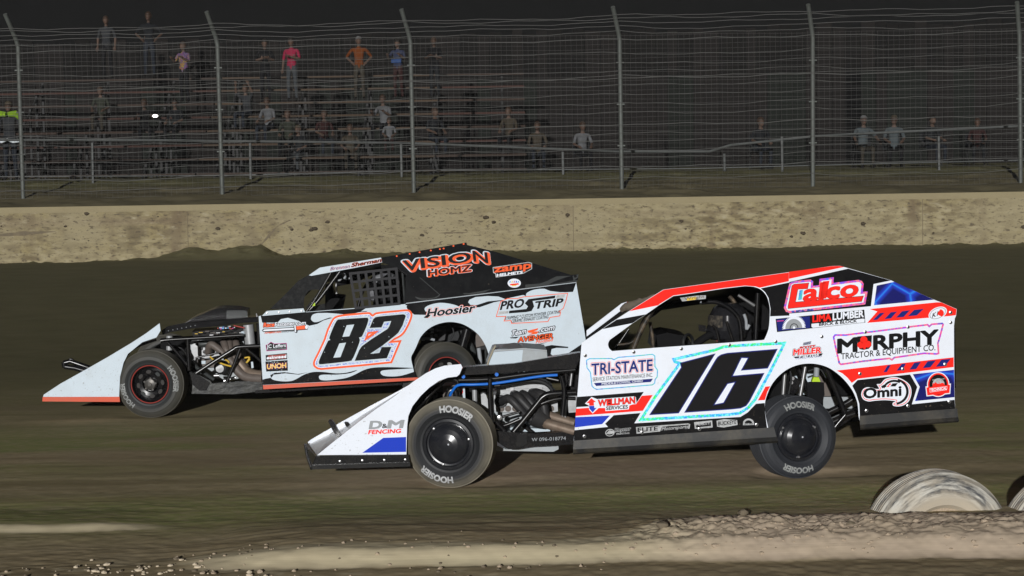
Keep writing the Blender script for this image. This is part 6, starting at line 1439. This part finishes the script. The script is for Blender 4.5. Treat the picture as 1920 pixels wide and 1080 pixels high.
    mats = dict(shirt=cl[0], trousers=cl[1], shoe='shoe', skin=skin)
    ab = [(J[a][0], J[b_][0], m) for a, b_, m in seg]
    byname = {}
    for f_ in fs:
        c = sum((vs[i] for i in f_), Vector()) / len(f_); best = None
        for p, q, m in ab:
            d = q - p; u = max(0, min(1, (c - p).dot(d) / max(d.length_squared, 1e-9))); dist = (c - p - d * u).length
            if best is None or dist < best[0]: best = (dist, m)
        byname.setdefault(mats[best[1]], []).append(f_)
    mb = MB(); first = True
    for m, ff in byname.items():
        if first: mb.v = [tuple(p) for p in vs]; first = False
        kk = mb.mi(m)
        for f_ in ff: mb.f.append(list(f_)); mb.m.append(kk)
    M = head_mesh(mb, hd, R(tilt), 0, skin, k * 1.02)
    for wr, d in H: hand(mb, wr, d, skin if cl[0] != 'racing' else 'cloth_black')
    mb.build('body', t, 50)
    s = k * 1.02
    if cap:
        mb = MB(); pts = [(.0, .128), (.04, .124), (.07, .10), (.083, .06), (.085, .045)]
        mb.lathe([(r * s, h * s) for r, h in pts], cap, 18, 'Z', c=hd + Vector((0, .008, 0)))
        br = [M @ (Vector((.085 * math.sin(a) * s, (-.06 - .10 * max(0, math.cos(a))) * s, .050 * s))) + hd for a in np.linspace(-1.5, 1.5, 9)]
        mb.add(br + [b_ + Vector((0, 0, .008)) for b_ in br], [tuple(range(9)), tuple(range(17, 8, -1))] + [(i, i + 1, 10 + i, 9 + i) for i in range(8)], cap)
        mb.build('cap', t, 50)
    elif hair:
        mb = MB(); bm = bmesh.new(); bmesh.ops.create_uvsphere(bm, u_segments=18, v_segments=10, radius=1)
        lw = -.6 if hair.endswith('long') else -.15
        dl = [q for q in bm.verts if q.co.z < (.30 if q.co.y < -.25 else lw)]
        bmesh.ops.delete(bm, geom=dl, context='VERTS')
        for q in bm.verts: q.co = M @ (Vector((q.co.x * .083, q.co.y * .102 + .008, q.co.z * .124 + .006)) * s) + hd
        bm.verts.index_update(); mb.add([q.co.copy() for q in bm.verts], [tuple(x.index for x in f_.verts) for f_ in bm.faces], hair.replace('_long', '')); bm.free()
        o = mb.build('hair', t, 60); sm = o.modifiers.new('thick', 'SOLIDIFY'); sm.thickness = .012; sm.offset = 1
    return t
def at_row(px, k): q = at_y(px, 200, row_y(k)); return (q.x, row_y(k) + .02, row_z(k))
def standing(px, k, up=0):                              # on a foot board of the stand
    q = at_y(px, 200, row_y(k) - .42); return (q.x, row_y(k) - .42 + (.40 if up else 0), row_z(k) - (0 if up else .375))
def sitting(px, k): q = at_y(px, 200, row_y(k)); return (q.x, row_y(k) + .02, row_z(k) - .44)
GP = 'spectators in the bleachers'
def stander(lbl, px, k, *a, **kw): return person(lbl, standing(px, k, kw.pop('up', 0)), kw.pop('face', 0), 'stand', *a, group=GP, **kw)
def sitter(lbl, px, k, *a, **kw): return person(lbl, sitting(px, k), kw.pop('face', 0), 'sit', *a, group=GP, **kw)
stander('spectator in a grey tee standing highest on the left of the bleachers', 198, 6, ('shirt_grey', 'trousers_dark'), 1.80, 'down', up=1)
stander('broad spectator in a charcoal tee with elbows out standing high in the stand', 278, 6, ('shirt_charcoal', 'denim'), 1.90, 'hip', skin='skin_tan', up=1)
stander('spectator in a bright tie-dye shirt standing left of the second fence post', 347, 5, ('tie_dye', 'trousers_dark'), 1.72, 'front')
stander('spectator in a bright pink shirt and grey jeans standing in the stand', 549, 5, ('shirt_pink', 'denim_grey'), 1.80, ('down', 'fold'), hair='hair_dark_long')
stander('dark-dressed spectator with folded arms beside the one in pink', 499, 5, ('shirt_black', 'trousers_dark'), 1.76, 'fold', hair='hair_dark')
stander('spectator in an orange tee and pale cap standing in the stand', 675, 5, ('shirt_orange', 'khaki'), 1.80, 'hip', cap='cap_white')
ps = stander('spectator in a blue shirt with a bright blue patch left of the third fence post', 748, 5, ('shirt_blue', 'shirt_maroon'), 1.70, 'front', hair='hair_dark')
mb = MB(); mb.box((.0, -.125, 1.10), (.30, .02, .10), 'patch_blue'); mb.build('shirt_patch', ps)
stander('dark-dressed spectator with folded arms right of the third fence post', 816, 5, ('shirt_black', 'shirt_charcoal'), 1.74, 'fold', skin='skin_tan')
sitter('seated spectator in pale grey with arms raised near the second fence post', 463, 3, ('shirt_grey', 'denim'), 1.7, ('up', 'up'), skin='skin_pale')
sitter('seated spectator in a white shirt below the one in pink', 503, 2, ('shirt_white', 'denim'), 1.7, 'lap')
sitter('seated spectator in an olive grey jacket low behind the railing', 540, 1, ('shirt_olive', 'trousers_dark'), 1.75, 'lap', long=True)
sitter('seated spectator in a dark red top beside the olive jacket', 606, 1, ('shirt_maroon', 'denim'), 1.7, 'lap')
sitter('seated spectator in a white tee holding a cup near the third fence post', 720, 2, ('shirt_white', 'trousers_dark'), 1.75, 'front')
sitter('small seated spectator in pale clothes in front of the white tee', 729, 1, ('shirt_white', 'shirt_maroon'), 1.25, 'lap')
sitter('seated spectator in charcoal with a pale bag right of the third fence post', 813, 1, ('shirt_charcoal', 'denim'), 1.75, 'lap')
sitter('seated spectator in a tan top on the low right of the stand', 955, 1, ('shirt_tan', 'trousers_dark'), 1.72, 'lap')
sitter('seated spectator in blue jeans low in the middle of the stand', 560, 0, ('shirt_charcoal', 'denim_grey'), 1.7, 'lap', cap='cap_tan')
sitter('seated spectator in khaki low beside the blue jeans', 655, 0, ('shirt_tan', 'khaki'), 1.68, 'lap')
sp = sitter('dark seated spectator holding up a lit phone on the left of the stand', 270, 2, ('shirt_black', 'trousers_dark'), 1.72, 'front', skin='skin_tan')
ph = at_y(291, 217, row_y(2) - .38)
mat('phone_lamp', (1, .95, .9), .4, emit=4)
mb = MB(); mb.box((0, 0, 0), (.075, .012, .15), 'interior_black'); o = mb.build('phone', None, loc=(ph.x, ph.y, ph.z - .03)); tag(o, 'phone with its white lamp lit held up in the dark stand', 'phone')
mb = MB(); mb.lathe([(0, -.010), (.050, -.009), (.052, -.006)], 'phone_lamp', 16, c=(0, 0, .03)); o2 = mb.build('phone_light', o); o2.scale = (1.5, 1, .8)
sitter('dark seated spectator next to the lit phone', 330, 2, ('shirt_charcoal', 'trousers_dark'), 1.7, 'lap', hair='hair_dark')
sitter('seated spectator in olive on the left of the stand', 190, 3, ('shirt_olive', 'khaki'), 1.72, 'lap')
def on_terrace(px, Y): q = at_y(px, 300, Y); return (q.x, Y, float(ground_z(np.array(q.x), np.array(Y))))
hv = person('worker in a yellow-green hi-vis jacket with reflective bands', on_terrace(20, 47.2), 0, 'stand', ('shirt_grey', 'denim'), 2.02, 'down', group=None, cap='cap_tan', long=True)
mb = MB()
for sx in (-1, 1): mb.tube([(sx * .02, -.20, 1.70), (sx * .20, -.16, 1.72), (sx * .30, -.05, 1.62)], [.06, .085, .08], 'hivis', 10)
mb.build('hi_vis_yoke', hv, 60)
mb = MB(); mb.tube([(-.32, -.20, 1.02), (-.14, -.24, 1.00), (.0, -.25, 1.06), (.14, -.24, 1.00), (.32, -.20, 1.02)], .035, 'reflective', 8); mb.build('reflective_band', hv, 60)
G2 = 'people along the railing'
def chair(lbl, x, y, z):
    t = empty('camp_chair', (x, y, z)); tag(t, lbl, 'chair', 'camp chairs along the railing')
    mb = MB(); mb.box((0, 0, .43), (.50, .46, .02), 'shirt_charcoal'); mb.build('seat', t)
    mb = MB(); mb.box((0, .25, .68), (.50, .02, .42), 'shirt_charcoal'); mb.build('backrest', t)
    for sx in (-1, 1):
        for q in (((sx * .24, -.22, 0), (sx * .24, .24, .43)), ((sx * .24, .24, 0), (sx * .24, -.22, .62))):
            mb = MB(); mb.tube(q, .012, 'stand_steel', 6); mb.build('leg', t)
        mb = MB(); mb.tube([(sx * .26, -.22, .62), (sx * .26, .25, .66)], .018, 'stand_steel', 6); mb.build('armrest', t)
for lbl, px, Y, cl, kw, cb in (
    ('seated person in a pale tee and pale cap leaning forward behind the railing', 1618, 47.6, ('shirt_paleblue', 'khaki'), dict(cap='cap_white', arms='reach', height=1.8), 'dark camp chair under the person in the pale tee'),
    ('seated person in a pale blue shirt and tan cap beside the pale tee', 1676, 48.6, ('shirt_paleblue', 'trousers_dark'), dict(cap='cap_tan', arms='lap', height=1.85), 'dark camp chair under the person in the tan cap'),
    ('seated person in dark grey left of the fifth fence post', 1425, 47.6, ('shirt_charcoal', 'denim'), dict(arms='lap', height=1.75), 'dark camp chair left of the fifth fence post'),
    ('seated person in charcoal at the far right of the railing', 1745, 48.0, ('shirt_charcoal', 'denim'), dict(arms='lap', height=1.7, hair='hair_dark'), 'dark camp chair second from the right along the railing'),
    ('seated person in a maroon top near the right edge', 1832, 48.2, ('shirt_maroon', 'shirt_charcoal'), dict(arms='lap', height=1.6), 'dark camp chair nearest the right edge'),
    ('seated person in a white shirt beyond the end of the bleachers', 1092, 50.5, ('shirt_white', 'trousers_dark'), dict(arms='lap', height=1.8), 'dark camp chair beyond the end of the bleachers'),
    ('seated person in a tan jacket by the bleachers end', 1008, 48.6, ('shirt_tan', 'denim'), dict(arms='lap', height=1.75, long=True, face_=25), 'dark camp chair by the end of the bleachers')):
    p = on_terrace(px, Y); fa = kw.pop('face_', 0); chair(cb, *p)
    person(lbl, p, fa, 'sit', cl, group=G2, **kw)
# --- drivers
def driver(car, T, hp, w_, lbl, suit, hel, s=1.0, visor='interior_black'):
    """helmet at pixel hp, w_ metres into the car"""
    c = car.M @ car.V(*T(*hp), w_)
    yaw = math.atan2(car.M[1][0], car.M[0][0])
    base = Vector((c.x, c.y, c.z)) - Vector((0, 0, 1.19 * s))
    t = person(lbl, tuple(base + Vector((-.02, 0, 0))), math.degrees(yaw) - 90, 'drive', (suit, suit), 1.75 * s, 'wheel', hair=None, long=True, group=None, cat='person', skin='cloth_black', seat_h=.34)
    loc = Vector((0, .17, 1.175 * s)); mb = MB()
    mb.lathe([(0, .155), (.06, .148), (.105, .115), (.13, .06), (.136, 0), (.134, -.06), (.120, -.12), (.10, -.135)], hel, 28, 'Z', c=loc)
    for k in range(len(mb.v)):
        x, y, z = mb.v[k]; dy = y - loc.y; dz = z - loc.z
        mb.v[k] = (x, loc.y + dy * 1.15 - (.03 if dy < 0 and dz < -.02 else 0), z)
    h_ = mb.build('helmet', t, 60)
    mb = MB(); rows_ = []
    for zz in (-.035, .0, .035, .06):
        rows_.append([(.142 * math.sin(a) * (1 - max(0, zz - .03) * 2), loc.y - 1.16 * .142 * math.cos(a) * (1 - max(0, zz - .03) * 2) , loc.z + zz) for a in np.linspace(-1.15, 1.15, 13)])
    mb.add([p for r_ in rows_ for p in r_], [(i * 13 + j, i * 13 + j + 1, (i + 1) * 13 + j + 1, (i + 1) * 13 + j) for i in range(3) for j in range(12)], visor); mb.build('visor', h_, 60)
    return t, h_
d1, h1 = driver(A, Z5, (1165, 560), .52, 'driver in a glossy black helmet and black suit seated in car 16', 'cloth_black', 'carbon', 1.0, 'muddy_net')
pipe(A, Z5, 'helmet_air_hose', [(1085, 400), (1100, 385), (1200, 385), (1290, 420), (1400, 480)], .012, 'grey_text', .6)
plate(A, Z5, 'harness_pad', [(1225, 740), (1270, 700), (1310, 660), (1325, 670), (1280, 740), (1235, 760)], 'red_dull', .46, .02)
plate(A, Z5, 'camera_bracket', [(1060, 600), (1130, 610), (1125, 670), (1065, 660)], 'black_paint', .52, .02)
pipe(A, Z5, 'seat_wing', [(1030, 790), (1110, 730), (1200, 690), (1290, 720)], .03, 'cloth_black', .45)
d2, h2 = driver(C, YD, (1160, 470), .80, 'driver with a silver and dark helmet behind the window net of car 82', 'shirt_charcoal', 'helmet_silver', .98)

# ================================================================== DUSTY NIGHT AIR
hm = bpy.data.materials.new('dust_haze'); hm.use_nodes = True; n = hm.node_tree; n.nodes.remove(n.nodes['Principled BSDF'])
pv = n.nodes.new('ShaderNodeVolumePrincipled'); pv.inputs['Color'].default_value = (.62, .62, .64, 1); pv.inputs['Density'].default_value = HAZE; pv.inputs['Anisotropy'].default_value = 0
n.links.new(pv.outputs[0], n.nodes['Material Output'].inputs['Volume']); MATS['dust_haze'] = hm
mb = MB(); mb.box((0, 22, 4.6), (150, 88, 13), 'dust_haze'); o = mb.build('haze'); tag(o, kind='stuff')
